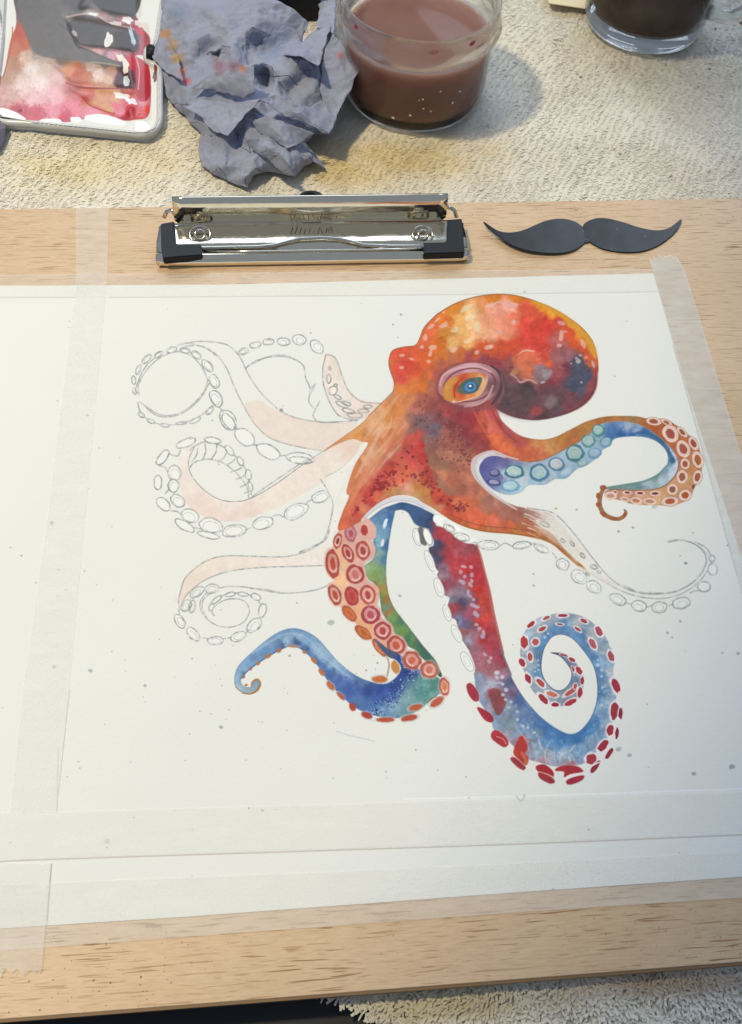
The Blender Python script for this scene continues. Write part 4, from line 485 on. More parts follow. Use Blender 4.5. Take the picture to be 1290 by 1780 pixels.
# ---- splashed specks over the whole sheet
for x, y, r, c in [(575, 1082, 6, '9fb0ae'), (157, 1166, 4.2, '9aa7a6'), (252, 1192, 3, '8f9a98'), (384, 1264, 3.4, '8a9494'), (94, 1159, 3.6, 'a9b2ae'), (90, 909, 3.4, 'a2aaa6'), (152, 722, 2, '8c9492'), (37, 966, 2, '8c9492'), (695, 1036, 2.8, '9aa29e'), (1075, 1302, 5.2, 'a4aaac'), (1094, 1313, 4.2, 'a0a6a8'), (1272, 1333, 5.5, '8e989e'), (1206, 1345, 4, '8f98a0'), (186, 1463, 5, 'c9c8b4'), (456, 1409, 2.6, 'c8a88a'), (1137, 881, 4, 'aebab6'), (503, 1140, 2.6, '8e9894'), (1192, 979, 2.8, '6c7a88'), (1182, 966, 1.6, '8c96a0'), (927, 1018, 2.2, '8a9494'), (1075, 924, 2.6, '7f908c'), (1100, 917, 2.4, '7f908c'), (1182, 1080, 2.4, '8f989c'), (1160, 1100, 2.6, '8f989c'), (1168, 1108, 2, '8f989c'), (1265, 948, 2, '6c7480'), (1002, 886, 2, '8a9494'), (966, 884, 2, 'a0863c'), (1283, 1136, 3, '8f98a4'), (1255, 1135, 2, '8f98a4'), (927, 998, 1.8, '808a8a'), (697, 547, 2, '7c8684'), (683, 564, 2, '8c9694'), (912, 507, 2, '7c8684'), (489, 713, 3.4, '7c8684')]:
    disc(x, y, r, r*.8, 0, c, .75, .8, wob=.2)
for _ in range(150):
    px, py = prng.uniform(-10, 1290), prng.uniform(520, 1560)
    if prng.rand() < .35: px, py = prng.normal(430, 170), prng.normal(1210, 90)
    yi, xi = int((py-CY0)*CS), int((px-CX0)*CS)
    if 0 < yi < CH and 0 < xi < CW and canvas[yi, xi].min() > .8: disc(px, py, prng.uniform(.7, 1.7), prng.uniform(.7, 1.5), 0, ['737c7a', '8a9492', '5f6666', 'a9a08c'][prng.randint(4)], prng.uniform(.4, .85), .4)
pencil(I([(585, 1271), (610, 1279), (650, 1288)]), a=.2); pencil(I([(897, 1384), (905, 1392), (911, 1386), (910, 1380)]), a=.5)
gm = canvas.mean(2, keepdims=True); canvas = np.clip(gm+(canvas-gm)*.86, 0, 1)
# ---------------------------------------------------------------- helpers
def lin(c):
    c = np.asarray(c, float)/255; return tuple(np.where(c <= .04045, c/12.92, ((c+.055)/1.055)**2.4))
def tag(o, label=None, cat=None, group=None, kind=None):
    for k, v in (('label', label), ('category', cat), ('group', group), ('kind', kind)):
        if v: o[k] = v
    return o
def empty(name, loc, label, cat, group=None):
    o = bpy.data.objects.new(name, None); SC.collection.objects.link(o); o.location = loc; o.empty_display_size = .01
    return tag(o, label, cat, group)
def link(name, me, mat=None, parent=None, smooth_=False):
    o = bpy.data.objects.new(name, me); SC.collection.objects.link(o)
    if mat is not None: me.materials.append(mat)
    if parent is not None:
        loc = Vector((0, 0, 0)); p = parent
        while p is not None: loc += p.location; p = p.parent
        o.parent = parent; o.location = -loc
    if smooth_: me.polygons.foreach_set('use_smooth', [True]*len(me.polygons))
    return o
def pydata(name, v, f):
    me = bpy.data.meshes.new(name); me.from_pydata([tuple(map(float, p)) for p in v], [], [tuple(map(int, q)) for q in f]); me.update(); return me
def gridmesh(name, X, Y, Z, mask=None):
    h, w = X.shape; co = np.stack([X, Y, Z], -1).reshape(-1, 3).astype(np.float32)
    i = np.arange(h*w).reshape(h, w); q = np.stack([i[:-1, :-1], i[:-1, 1:], i[1:, 1:], i[1:, :-1]], -1).reshape(-1, 4)
    if mask is not None:
        mq = (mask[:-1, :-1] & mask[:-1, 1:] & mask[1:, 1:] & mask[1:, :-1]).reshape(-1); q = q[mq]
    return fastmesh(name, co, q)
def fastmesh(name, co, q):
    me = bpy.data.meshes.new(name); n, k = q.shape
    used = np.unique(q); mp = np.zeros(len(co), np.int64); mp[used] = np.arange(len(used)); co = co[used]; q = mp[q]
    me.vertices.add(len(co)); me.vertices.foreach_set('co', co.astype(np.float32).ravel())
    me.loops.add(n*k); me.loops.foreach_set('vertex_index', q.ravel().astype(np.int32))
    me.polygons.add(n); me.polygons.foreach_set('loop_start', np.arange(0, n*k, k, dtype=np.int32)); me.update(calc_edges=True); me.validate()
    me['used'] = 1; me_used[me.name] = used
    return me
me_used = {}
def prism(name, pts, z0, z1, mat, parent=None, bevel=0.0, seg=2):
    """a slab: outline points (x, y) between two heights"""
    bm = bmesh.new(); vs = [bm.verts.new((p[0], p[1], z0)) for p in pts]; f = bm.faces.new(vs); bm.normal_update()
    if f.normal.z < 0: f.normal_flip()
    r = bmesh.ops.extrude_face_region(bm, geom=[f]); bmesh.ops.translate(bm, verts=[g for g in r['geom'] if isinstance(g, bmesh.types.BMVert)], vec=(0, 0, z1-z0))
    bmesh.ops.recalc_face_normals(bm, faces=bm.faces)
    if bevel:
        es = [e for e in bm.edges if all(abs(v.co.z-z1) < 1e-7 for v in e.verts)]
        bmesh.ops.bevel(bm, geom=es, offset=bevel, segments=seg, affect='EDGES', profile=.6)
    me = bpy.data.meshes.new(name); bm.to_mesh(me); bm.free(); return link(name, me, mat, parent)
def lathe(name, prof, c, mat, parent, n=96, close=True):
    v, f = [], []; m = len(prof)
    for k in range(n):
        t = 2*math.pi*k/n
        for r, z in prof: v.append((c[0]+r*math.cos(t), c[1]+r*math.sin(t), z))
    for k in range(n):
        a, b_ = k*m, ((k+1) % n)*m
        for j in range(m if close else m-1):
            j2 = (j+1) % m; f.append((a+j, b_+j, b_+j2, a+j2))
    me = pydata(name, v, f); bm = bmesh.new(); bm.from_mesh(me); bmesh.ops.remove_doubles(bm, verts=bm.verts, dist=1e-6)
    bmesh.ops.dissolve_degenerate(bm, dist=1e-6, edges=bm.edges); bmesh.ops.recalc_face_normals(bm, faces=bm.faces); bm.to_mesh(me); bm.free()
    return link(name, me, mat, parent, True)
def tube(pts, r, n=10, closed=False):
    """vertices and faces of a round bar along points"""
    P = [Vector(p) for p in pts]; v, f = [], []; N = len(P); up = Vector((0, 0, 1))
    for i, p in enumerate(P):
        d = (P[(i+1) % N]-P[i-1]) if closed else (P[min(i+1, N-1)]-P[max(i-1, 0)])
        d.normalize(); s = d.cross(up)
        if s.length < .1: s = d.cross(Vector((1, 0, 0)))
        s.normalize(); u = s.cross(d); rr = r[i] if hasattr(r, '__len__') else r
        for k in range(n):
            t = 2*math.pi*k/n; v.append(p+s*math.cos(t)*rr+u*math.sin(t)*rr)
    for i in range(N if closed else N-1):
        for k in range(n):
            a, b_ = i*n, ((i+1) % N)*n; f.append((a+k, a+(k+1) % n, b_+(k+1) % n, b_+k))
    if not closed: f.append(tuple(range(n))[::-1]); f.append(tuple((N-1)*n+k for k in range(n)))
    return v, f
def join(parts):
    V, Fc = [], []
    for v, f in parts: Fc += [tuple(i+len(V) for i in q) for q in f]; V += list(v)
    return V, Fc

# ---------------------------------------------------------------- materials
def mat(name, col=(.5, .5, .5), rough=.5, metal=0, spec=.5):
    m = bpy.data.materials.new(name); m.use_nodes = True; b = m.node_tree.nodes['Principled BSDF']
    b.inputs['Base Color'].default_value = (*col, 1); b.inputs['Roughness'].default_value = rough; b.inputs['Metallic'].default_value = metal
    b.inputs['Specular IOR Level'].default_value = spec
    return m, m.node_tree.nodes, m.node_tree.links, b
def nz(N, L, scale, detail=4, rough=.6, vec=None, dist=0):
    n = N.new('ShaderNodeTexNoise'); n.inputs['Scale'].default_value = scale; n.inputs['Detail'].default_value = detail; n.inputs['Roughness'].default_value = rough; n.inputs['Distortion'].default_value = dist
    if vec is not None: L.new(vec, n.inputs['Vector'])
    return n
def coords(N, L, scale=(1, 1, 1), rot=(0, 0, 0)):
    t = N.new('ShaderNodeTexCoord'); m = N.new('ShaderNodeMapping'); m.inputs['Scale'].default_value = scale; m.inputs['Rotation'].default_value = rot
    L.new(t.outputs['Object'], m.inputs['Vector']); return m.outputs['Vector']
def ramp(N, L, src, stops):
    r = N.new('ShaderNodeValToRGB'); e = r.color_ramp.elements
    while len(e) < len(stops): e.new(.5)
    for k, (p, c) in enumerate(stops): e[k].position = p; e[k].color = (*c, 1)
    L.new(src, r.inputs['Fac']); return r
def mix(N, L, fac, a, b_, mode='MIX'):
    m = N.new('ShaderNodeMix'); m.data_type = 'RGBA'; m.blend_type = mode
    for s, v in ((m.inputs[0], fac), (m.inputs[6], a), (m.inputs[7], b_)):
        if hasattr(v, 'is_linked') or hasattr(v, 'links'): L.new(v, s)
        elif s == m.inputs[0]: s.default_value = v
        else: s.default_value = (*v, 1)
    return m.outputs[2]
def bump(N, L, b, src, strength=.3, dist=.001, prev=None):
    n = N.new('ShaderNodeBump'); n.inputs['Strength'].default_value = strength; n.inputs['Distance'].default_value = dist
    L.new(src, n.inputs['Height'])
    if prev is not None: L.new(prev, n.inputs['Normal'])
    if b is not None: L.new(n.outputs[0], b.inputs['Normal'])
    return n.outputs[0]

# beech laminate
M_WOOD, N, L, b = mat('beech_laminate', rough=.42, spec=.35)
v1 = coords(N, L, (1, 19, 1)); v2 = coords(N, L, (1, 8, 1)); v3 = coords(N, L, (1, 3.2, 1))
big = nz(N, L, 9, 5, .6, v3, .6); base = ramp(N, L, big.outputs[0], [(.3, lin((197, 169, 134))), (.55, lin((207, 179, 146))), (.75, lin((215, 190, 158)))])
fine = nz(N, L, 160, 3, .6, v2); c1 = mix(N, L, .24, base.outputs[0], ramp(N, L, fine.outputs[0], [(.35, lin((178, 148, 108))), (.65, lin((224, 198, 158)))]).outputs[0])
pore = nz(N, L, 62, 1.5, .5, v1, .25); pr = ramp(N, L, pore.outputs[0], [(0, (0, 0, 0)), (.61, (0, 0, 0)), (.65, (1, 1, 1))])
pore2 = nz(N, L, 120, 1.0, .5, coords(N, L, (1, 10, 1), (0, 0, .03)), .2); pr2 = ramp(N, L, pore2.outputs[0], [(0, (0, 0, 0)), (.65, (0, 0, 0)), (.72, (.55, .55, .55))])
dens = ramp(N, L, nz(N, L, 14, 3, .6, v3).outputs[0], [(.35, (.25, .25, .25)), (.6, (.95, .95, .95))])
fac = mix(N, L, 1.0, pr.outputs[0], dens.outputs[0], 'MULTIPLY')
c2 = mix(N, L, fac, c1, lin((146, 108, 68))); c3 = mix(N, L, pr2.outputs[0], c2, lin((164, 128, 92)))
sp = nz(N, L, 900, 0, .5, coords(N, L)); spr = ramp(N, L, sp.outputs[0], [(0, (0, 0, 0)), (.765, (0, 0, 0)), (.79, (.8, .8, .8))])
spd = ramp(N, L, nz(N, L, 11, 2, .5, coords(N, L)).outputs[0], [(.45, (.15, .15, .15)), (.62, (1, 1, 1))])
c4 = mix(N, L, mix(N, L, 1.0, spr.outputs[0], spd.outputs[0], 'MULTIPLY'), c3, lin((88, 70, 60))); L.new(c4, b.inputs['Base Color'])
bump(N, L, b, pr.outputs[0], -.25, .0003)
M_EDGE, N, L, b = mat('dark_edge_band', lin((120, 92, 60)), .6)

# masking tape: thin, lets what is under it show
def tape_mat(name, alpha, col):
    m, N, L, b = mat(name, col, .75, 0, .2)
    n = nz(N, L, 60, 4, .6, coords(N, L, (1, 3, 1))); r = ramp(N, L, n.outputs[0], [(.3, tuple(x*.94 for x in col)), (.7, tuple(min(1, x*1.05) for x in col))]); L.new(r.outputs[0], b.inputs['Base Color'])
    r2 = ramp(N, L, n.outputs[0], [(.3, (alpha-.05,)*3), (.7, (alpha+.05,)*3)]); L.new(r2.outputs[0], b.inputs['Alpha'])
    cr = nz(N, L, 500, 3, .6, coords(N, L, (1, 4, 1))); bump(N, L, b, cr.outputs[0], .12, .0004)
    return m
M_TAPE = tape_mat('masking_tape', .22, (.91, .90, .85)); M_TAPE2 = tape_mat('masking_tape_old', .28, (.91, .90, .85)); M_TAPE3 = tape_mat('masking_tape_dull', .46, (.80, .82, .80))

def img_mat(name, arr, rough=.8, spec=.25):
    """arr: h x w x 3 in sRGB 0..1, row 0 at the top"""
    h, w = arr.shape[:2]; im = bpy.data.images.new(name, w, h, alpha=False); px = np.ones((h, w, 4), np.float32); px[..., :3] = arr[::-1]
    im.pixels.foreach_set(px.ravel()); im.update(); im.pack()
    m, N, L, b = mat(name, rough=rough, spec=spec); t = N.new('ShaderNodeTexImage'); t.image = im; t.interpolation = 'Linear'; t.extension = 'EXTEND'
    uv = N.new('ShaderNodeUVMap'); uv.uv_map = 'uv'; L.new(uv.outputs[0], t.inputs['Vector']); L.new(t.outputs[0], b.inputs['Base Color'])
    return m, N, L, b, t
def rectify(x0, y0, x1, y1, z, res, bgc):
    """resample the painted canvas onto the plane z as a straight-on print"""
    w, h = int((x1-x0)/res), int((y1-y0)/res)
    X = x0+(np.arange(w)+.5)*res; Y = y1-(np.arange(h)+.5)*res; out = np.empty((h, w, 3), np.float32)
    for r in range(0, h, 256):
        yy = Y[r:r+256]; P = np.stack([np.tile(X, len(yy)), np.repeat(yy, w), np.full(len(yy)*w, z)], 1); q = (proj(P)-[CX0, CY0])*CS-.5
        i = np.floor(q).astype(int); f = (q-i).astype(np.float32); ok = (i[:, 0] >= 0) & (i[:, 1] >= 0) & (i[:, 0] < CW-1) & (i[:, 1] < CH-1); i[~ok] = 0
        fx, fy = f[:, :1], f[:, 1:]; a = canvas
        c = (a[i[:, 1], i[:, 0]]*(1-fx)+a[i[:, 1], i[:, 0]+1]*fx)*(1-fy)+(a[i[:, 1]+1, i[:, 0]]*(1-fx)+a[i[:, 1]+1, i[:, 0]+1]*fx)*fy
        c[~ok] = bgc; out[r:r+256] = c.reshape(len(yy), w, 3)
    return out
def set_uv(me, x0, y0, x1, y1):
    uv = me.uv_layers.new(name='uv'); vi = np.empty(len(me.loops), np.int32); me.loops.foreach_get('vertex_index', vi)
    co = np.empty(len(me.vertices)*3, np.float32); me.vertices.foreach_get('co', co); co = co.reshape(-1, 3)[vi]
    uv.data.foreach_set('uv', np.stack([(co[:, 0]-x0)/(x1-x0), (co[:, 1]-y0)/(y1-y0)], 1).astype(np.float32).ravel())

# ---------------------------------------------------------------- table, board, sheet
M_TABLE, N, L, b = mat('black_tabletop', (.012, .012, .013), .55)
o = prism('tabletop', [(-1.2, -.5), (1.2, -.5), (1.2, 1.3), (-1.2, 1.3)], -.05, -.018, M_TABLE); tag(o, kind='structure')
ZP = .0003
tl, tr = at(-260, 367), at(1560, 341); bl, br = at(-260, 1792), at(1560, 1651)
board = empty('drawing_board', (0, .2, -.002), 'pale beech laminate drawing board under the octopus sheet', 'drawing board')
prism('board_panel', [bl, br, tr, tl], -.0042, -.00002, M_WOOD, board, .0002, 1)
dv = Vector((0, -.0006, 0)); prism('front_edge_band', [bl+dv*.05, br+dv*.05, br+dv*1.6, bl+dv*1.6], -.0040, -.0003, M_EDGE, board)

x0, y0, x1, y1 = -.36, .06, .36, .44
art = rectify(x0, y0, x1, y1, ZP, .00016, np.array(PAPER)/255)
M_ART, N, L, b, t = img_mat('watercolour_print', art, .82, .2)
gr = nz(N, L, 620, 3, .65, coords(N, L)); bu = bump(N, L, None, nz(N, L, 9, 2, .5, coords(N, L)).outputs[0], .5, .006); bump(N, L, b, gr.outputs[0], .28, .0004, bu)
paper_pts = [at(-240, 498, ZP), at(400, 494.5, ZP), at(1136, 475, ZP), at(1198, 688, ZP), at(1291, 973, ZP), at(1461, 1512, ZP), at(1290, 1524, ZP), at(900, 1551, ZP), at(330, 1593, ZP), at(77, 1609, ZP), at(-240, 1630, ZP)]
sheet = prism('watercolour_sheet', paper_pts, .00002, ZP, M_ART); set_uv(sheet.data, x0, y0, x1, y1)
tag(sheet, 'large white watercolour sheet with a half painted orange and blue octopus, the rest in pencil', 'painting')

def tape(name, edge_a, edge_b, z, m, label, torn=(0, 0), group='strips of masking tape'):
    """edge_a and edge_b: pixel polylines along both long sides, running the same way"""
    rnd = random.Random(name+label); A_ = [at(*p, z) for p in edge_a]; B_ = [at(*p, z) for p in edge_b]
    def torn_end(a, b_, out):
        r = []; n = 16
        for k in range(1, n): t_ = k/n; r.append(a.lerp(b_, t_)+out*(.0017*rnd.uniform(-1, 1)))
        return r
    pts = list(A_)
    if torn[1]: pts += torn_end(A_[-1], B_[-1], (A_[-1]-A_[-2]).normalized())
    pts += B_[::-1]
    if torn[0]: pts += torn_end(B_[0], A_[0], (A_[0]-A_[1]).normalized())
    me = pydata(name, [(p.x, p.y, z) for p in pts], [tuple(range(len(pts)))])
    if me.polygons[0].normal.z < 0: me.flip_normals()
    return tag(link(name, me, m), label, 'masking tape', group)
tape('masking_tape', [(-240, 480), (400, 474), (1143, 467)], [(-240, 522), (400, 515), (1150, 508)], .00042, M_TAPE, 'masking tape strip along the top edge of the sheet, just below the metal clip')
tape('masking_tape', [(132.5, 357), (133, 480), (82, 900), (39.5, 1200), (17, 1412)], [(189.5, 357), (187, 480), (148, 900), (120, 1200), (99, 1412)], .00056, M_TAPE2, 'long masking tape strip running down the sheet left of the octopus', (1, 0))
tape('masking_tape', [(-240, 1424), (0, 1412), (99, 1411), (600, 1397), (960, 1385), (1290, 1374), (1420, 1369)], [(-240, 1506), (0, 1496), (88, 1491.5), (600, 1475), (900, 1465), (1290, 1449), (1440, 1442)], .00070, M_TAPE, 'upper of the two masking tape strips across the bottom of the sheet')
tape('masking_tape', [(-240, 1548), (88, 1534), (600, 1514), (900, 1500), (1290, 1479), (1450, 1471)], [(-240, 1670), (77, 1647), (330, 1628), (900, 1585.5), (1290, 1560), (1480, 1547)], .00056, M_TAPE2, 'lower masking tape strip holding the bottom edge of the sheet to the bare wood')
tape('masking_tape', [(-8, 1499), (-30, 1690)], [(88, 1500), (72, 1690)], .00084, M_TAPE2, 'short torn masking tape end at the lower left corner over the bare wood', (0, 1))
tape('masking_tape', [(1128, 449), (1140, 490), (1170, 600), (1198, 703), (1276, 984), (1440, 1590)], [(1175, 444), (1190, 469), (1214, 545), (1239, 628), (1290, 795), (1345, 975), (1530, 1580)], .00060, M_TAPE3, 'masking tape strip down the right edge of the sheet below the moustache', (1, 0))

# ---------------------------------------------------------------- towel
M_TOWEL, N, L, b = mat('cream_terry', lin((206, 203, 190)), .95, 0, .1)
tn = nz(N, L, 25, 4, .6, coords(N, L)); clean = ramp(N, L, tn.outputs[0], [(.3, lin((236, 231, 215))), (.7, lin((248, 245, 234)))]).outputs[0]
sa = N.new('ShaderNodeAttribute'); sa.attribute_name = 'local_tint'; tc_ = mix(N, L, 1.0, clean, sa.outputs['Color'], 'MULTIPLY'); L.new(tc_, b.inputs['Base Color'])  # painted warm light and real paint flecks, both carried as colour
WARM_LIGHT = [(140, 285, 150, 42, (212, 192, 132), .6), (300, 250, 60, 50, (214, 196, 150), .5), (690, 272, 150, 40, (214, 188, 118), .7), (590, 300, 60, 30, (214, 188, 124), .6), (1180, 300, 60, 40, (200, 176, 150), .25), (1060, 60, 120, 60, (212, 198, 160), .35), (760, 1752, 130, 40, (206, 188, 130), .55), (1150, 1705, 160, 22, (196, 160, 116), .5)]  # warm light inside the cool shadows, painted as ochre tints
def towel_tint(me):
    """warm lamp light painted in as ochre tint, and dark paint flecks soaked into the pile"""
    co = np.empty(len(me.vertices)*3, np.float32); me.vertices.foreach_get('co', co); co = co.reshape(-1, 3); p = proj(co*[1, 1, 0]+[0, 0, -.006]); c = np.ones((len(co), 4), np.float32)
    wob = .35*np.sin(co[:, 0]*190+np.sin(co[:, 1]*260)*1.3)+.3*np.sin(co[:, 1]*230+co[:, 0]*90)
    for x, y, rx, ry, col, a_ in WARM_LIGHT:
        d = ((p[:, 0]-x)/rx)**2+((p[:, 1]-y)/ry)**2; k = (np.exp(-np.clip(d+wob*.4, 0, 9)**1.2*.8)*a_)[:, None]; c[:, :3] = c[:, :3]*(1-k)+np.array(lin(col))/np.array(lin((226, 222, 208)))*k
    fr = np.random.RandomState(21)
    for _ in range(48):
        x, y = fr.uniform(-20, 1310), fr.uniform(0, 355)
        if _ < 25: x = fr.uniform(900, 1290)
        r_ = fr.uniform(1.0, 2.4); k = (((p[:, 0]-x)**2+(p[:, 1]-y)**2) < r_*r_)[:, None]*fr.uniform(.4, .85); c[:, :3] = c[:, :3]*(1-k)+np.array(lin([(90, 70, 60), (60, 60, 66), (130, 90, 60)][_ % 3]))*k
    at_ = me.color_attributes.new('local_tint', 'FLOAT_COLOR', 'POINT'); at_.data.foreach_set('color', np.clip(c, 0, 1.2).ravel()); return me
ge = N.new('ShaderNodeNewGeometry'); va = N.new('ShaderNodeVectorMath'); va.operation = 'MULTIPLY_ADD'; va.inputs[1].default_value = (.62,)*3; va.inputs[2].default_value = (0, 0, .62)
vn = N.new('ShaderNodeVectorMath'); vn.operation = 'NORMALIZE'; L.new(ge.outputs['Normal'], va.inputs[0]); L.new(va.outputs[0], vn.inputs[0]); L.new(vn.outputs[0], b.inputs['Normal'])   # soft fibres shade alike
TRL = N.new('ShaderNodeBsdfTranslucent'); L.new(tc_, TRL.inputs['Color']); MXT = N.new('ShaderNodeMixShader'); MXT.inputs[0].default_value = .16; L.new(b.outputs[0], MXT.inputs[1]); L.new(TRL.outputs[0], MXT.inputs[2]); L.new(MXT.outputs[0], N['Material Output'].inputs[0])
towel = empty('terry_towel', (0, .4, -.012), 'thick cream terry towel spread under the board, jar and paint box', 'towel')
tr_ = np.random.RandomState(3)
gs = .0011; gx = np.arange(-.36, .46, gs); gy = np.arange(-.03, .82, gs); X, Y = np.meshgrid(gx, gy); h, w = X.shape
H1 = fbm(h, w, 26, tr_, 3); H2 = fbm(h, w, 5, tr_, 2); H3 = tr_.rand(h, w)-.5
u = (X*.75+Y*.66); groove = np.sin((X*.9-Y*.55)*1500+H1*14+H2*3)
under = (Y < .405)
Z = -.0082+H1*.0024+H2*.0014+groove*.00018+H3*.0002
Z = np.where(under, np.minimum(Z, -.0068), Z)
e0, e1 = at(598, 1738, -.008), at(700, 1790, -.008); sl = (e1.x-e0.x)/(e1.y-e0.y)
keep = (Y > e0.y+.03) | (X > e0.x+(Y-e0.y)*sl)
Z = np.where(Y < .12, Z-.0010, Z); keep = keep & ((Y > e0.y+.03) | (X > e0.x+(Y-e0.y)*sl+.003))
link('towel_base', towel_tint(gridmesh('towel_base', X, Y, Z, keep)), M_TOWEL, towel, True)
def tufts(name, n, xr, yr, keepf, ln, wd, lean, seg=3, curl=1.0, rs=5, lift_=.19):
    R_ = np.random.RandomState(rs); x = R_.uniform(*xr, n); y = R_.uniform(*yr, n); k = keepf(x, y); x, y = x[k], y[k]; n = len(x)
    i = np.clip(((y-gy[0])/gs).astype(int), 0, h-1); j = np.clip(((x-gx[0])/gs).astype(int), 0, w-1); z = Z[i, j]
    ang = lean+H1[i, j]*7+R_.normal(0, .7, n); l = ln*R_.uniform(.6, 1.35, n); ww = wd*R_.uniform(.7, 1.3, n)
    dx, dy = np.cos(ang), np.sin(ang); V = np.zeros((n, seg+1, 2, 3)); tw = R_.normal(0, .6, n)
    for s in range(seg+1):
        t_ = s/seg; a_ = t_*2.4*curl; hx = l*(np.sin(a_)*.45+t_*.35); hz = l*(lift_*np.sin(a_*.75+.25)-.02)
        wx = ww*(1-.55*t_)*.5; sx, sy = -np.sin(ang+tw*t_), np.cos(ang+tw*t_)
        for q_, sg in ((0, -1), (1, 1)):
            V[:, s, q_, 0] = x+dx*hx+sx*wx*sg; V[:, s, q_, 1] = y+dy*hx+sy*wx*sg; V[:, s, q_, 2] = z+hz*R_.uniform(.9, 1.1)
    base_ = (np.arange(n)*(seg+1)*2)[:, None, None]; s = np.arange(seg)[None, :, None]*2; q = base_+s+np.array([0, 1, 3, 2])[None, None, :]
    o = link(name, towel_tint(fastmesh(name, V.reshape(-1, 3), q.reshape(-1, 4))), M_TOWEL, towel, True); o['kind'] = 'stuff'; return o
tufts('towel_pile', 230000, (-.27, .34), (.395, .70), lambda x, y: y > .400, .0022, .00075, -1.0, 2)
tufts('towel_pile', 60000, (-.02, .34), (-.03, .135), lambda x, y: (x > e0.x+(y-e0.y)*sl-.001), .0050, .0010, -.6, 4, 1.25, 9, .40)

# ---------------------------------------------------------------- clip
M_CHROME, N, L, b = mat('chrome', (.80, .72, .56), .10, 1)
n_ = nz(N, L, 120, 4, .7, coords(N, L)); L.new(ramp(N, L, n_.outputs[0], [(.35, (.05,)*3), (.72, (.16,)*3)]).outputs[0], b.inputs['Roughness']); bump(N, L, b, nz(N, L, 60, 2, .5, coords(N, L, (1, 3, 3))).outputs[0], .08, .001)
M_BLACK, N, L, b = mat('black_plastic', (.014, .016, .019), .42, 0, .18)
M_WIRE, N, L, b = mat('steel_wire', (.62, .58, .5), .16, 1)
cl = at(545, 455, 0); clip = empty('board_clip', cl, 'wide chrome clip with black corner caps on the top edge of the board', 'clip')
bx0, bx1 = at(273, 457, .001).x, at(813, 449, .001).x; yF = at(545, 457, .001).y
tx0, tx1 = at(299, 349, .019).x, at(779, 344, .019).x
def sweep(name, prof, xa, xb, th, m, parent, n=24, bow=0):
    """prof: (y, z, inset) rows; a bent sheet of thickness th between xa and xb"""
    V, Fc = [], []; m_ = len(prof)
    nrm = []
    for i in range(m_):
        d = Vector((prof[min(i+1, m_-1)][0]-prof[max(i-1, 0)][0], prof[min(i+1, m_-1)][1]-prof[max(i-1, 0)][1])).normalized(); nrm.append((-d.y, d.x))
    for sgn in (0, 1):
        for i in range(m_):
            for k in range(n+1):
                t_ = k/n; x = (xa+prof[i][2])+(xb-xa-2*prof[i][2])*t_
                V.append((x, prof[i][0]+nrm[i][0]*th*sgn, prof[i][1]+nrm[i][1]*th*sgn))
    S = m_*(n+1); g = lambda s, i, k: s*S+i*(n+1)+k
    for i in range(m_-1):
        for k in range(n): Fc.append((g(1, i, k), g(1, i, k+1), g(1, i+1, k+1), g(1, i+1, k))); Fc.append((g(0, i, k), g(0, i+1, k), g(0, i+1, k+1), g(0, i, k+1)))
        Fc.append((g(0, i, 0), g(1, i, 0), g(1, i+1, 0), g(0, i+1, 0))); Fc.append((g(0, i, n), g(0, i+1, n), g(1, i+1, n), g(1, i, n)))
    for k in range(n): Fc.append((g(0, 0, k), g(0, 0, k+1), g(1, 0, k+1), g(1, 0, k))); Fc.append((g(0, m_-1, k), g(1, m_-1, k), g(1, m_-1, k+1), g(0, m_-1, k+1)))
    return link(name, pydata(name, V, Fc), m, parent, True)
skew = (at(813, 449, .001).y-at(273, 457, .001).y)/(bx1-bx0)
j = sweep('jaw_plate', [(yF+.0006, .0004, .0015), (yF-.0001, .0012, .0006), (yF-.0002, .0024, .0002), (yF+.0004, .0037, 0), (yF+.0016, .0046, 0), (yF+.0030, .0049, 0), (yF+.0042, .0046, 0), (yF+.0050, .0039, 0), (yF+.0062, .0038, 0), (yF+.0074, .0044, 0), (yF+.0086, .0049, 0), (yF+.0120, .0050, .0), (yF+.0160, .0050, .0003), (yF+.0200, .0050, .0006), (yF+.0225, .0051, .0006), (yF+.0245, .0055, .003)], bx0, bx1, .0007, M_CHROME, clip)
k_ = yF+.0245
sweep('lever_plate', [(k_-.0005, .0062, .002), (k_+.0008, .0078, .0), (k_+.0004, .0098, 0), (k_+.0014, .0118, 0), (k_+.0012, .0145, 0), (k_+.0022, .0172, 0), (k_+.0027, .0186, 0), (k_+.0036, .0194, 0), (k_+.0042, .0194, 0)], tx0, tx1, .0006, M_CHROME, clip)
sweep('base_plate', [(yF+.004, .0002, .006), (yF+.03, .0002, .006)], bx0, bx1, .0008, M_CHROME, clip)
def on_plate(px, py, dz=0.0):                         # point on the sloping jaw plate under a pixel
    z = .005
    for _ in range(12):
        p = at(px, py, z+dz); t_ = p.y-yF; z = float(np.interp(t_, [0, .003, .0048, .0058, .007, .0084, .0245, .03], [.004, .0057, .0057, .005, .005, .0056, .0066, .0068]))
    return at(px, py, z+dz)
V, Fc = tube([on_plate(x, y, .0012) for x, y in [(300, 428), (352, 431), (400, 430), (450, 429), (478, 426), (500, 420), (520, 415), (560, 413), (590, 415), (610, 420), (632, 426), (680, 428), (738, 428), (780, 425)]], .0009, 10)
link('spring_wire', pydata('spring_wire', V, Fc), M_WIRE, clip, True)
V, Fc = tube([on_plate(x, y, .0004) for x, y in [(352, 437), (450, 437), (560, 435), (660, 434), (738, 433)]], .0005, 8)
link('spring_wire', pydata('spring_wire', V, Fc), M_WIRE, clip, True)
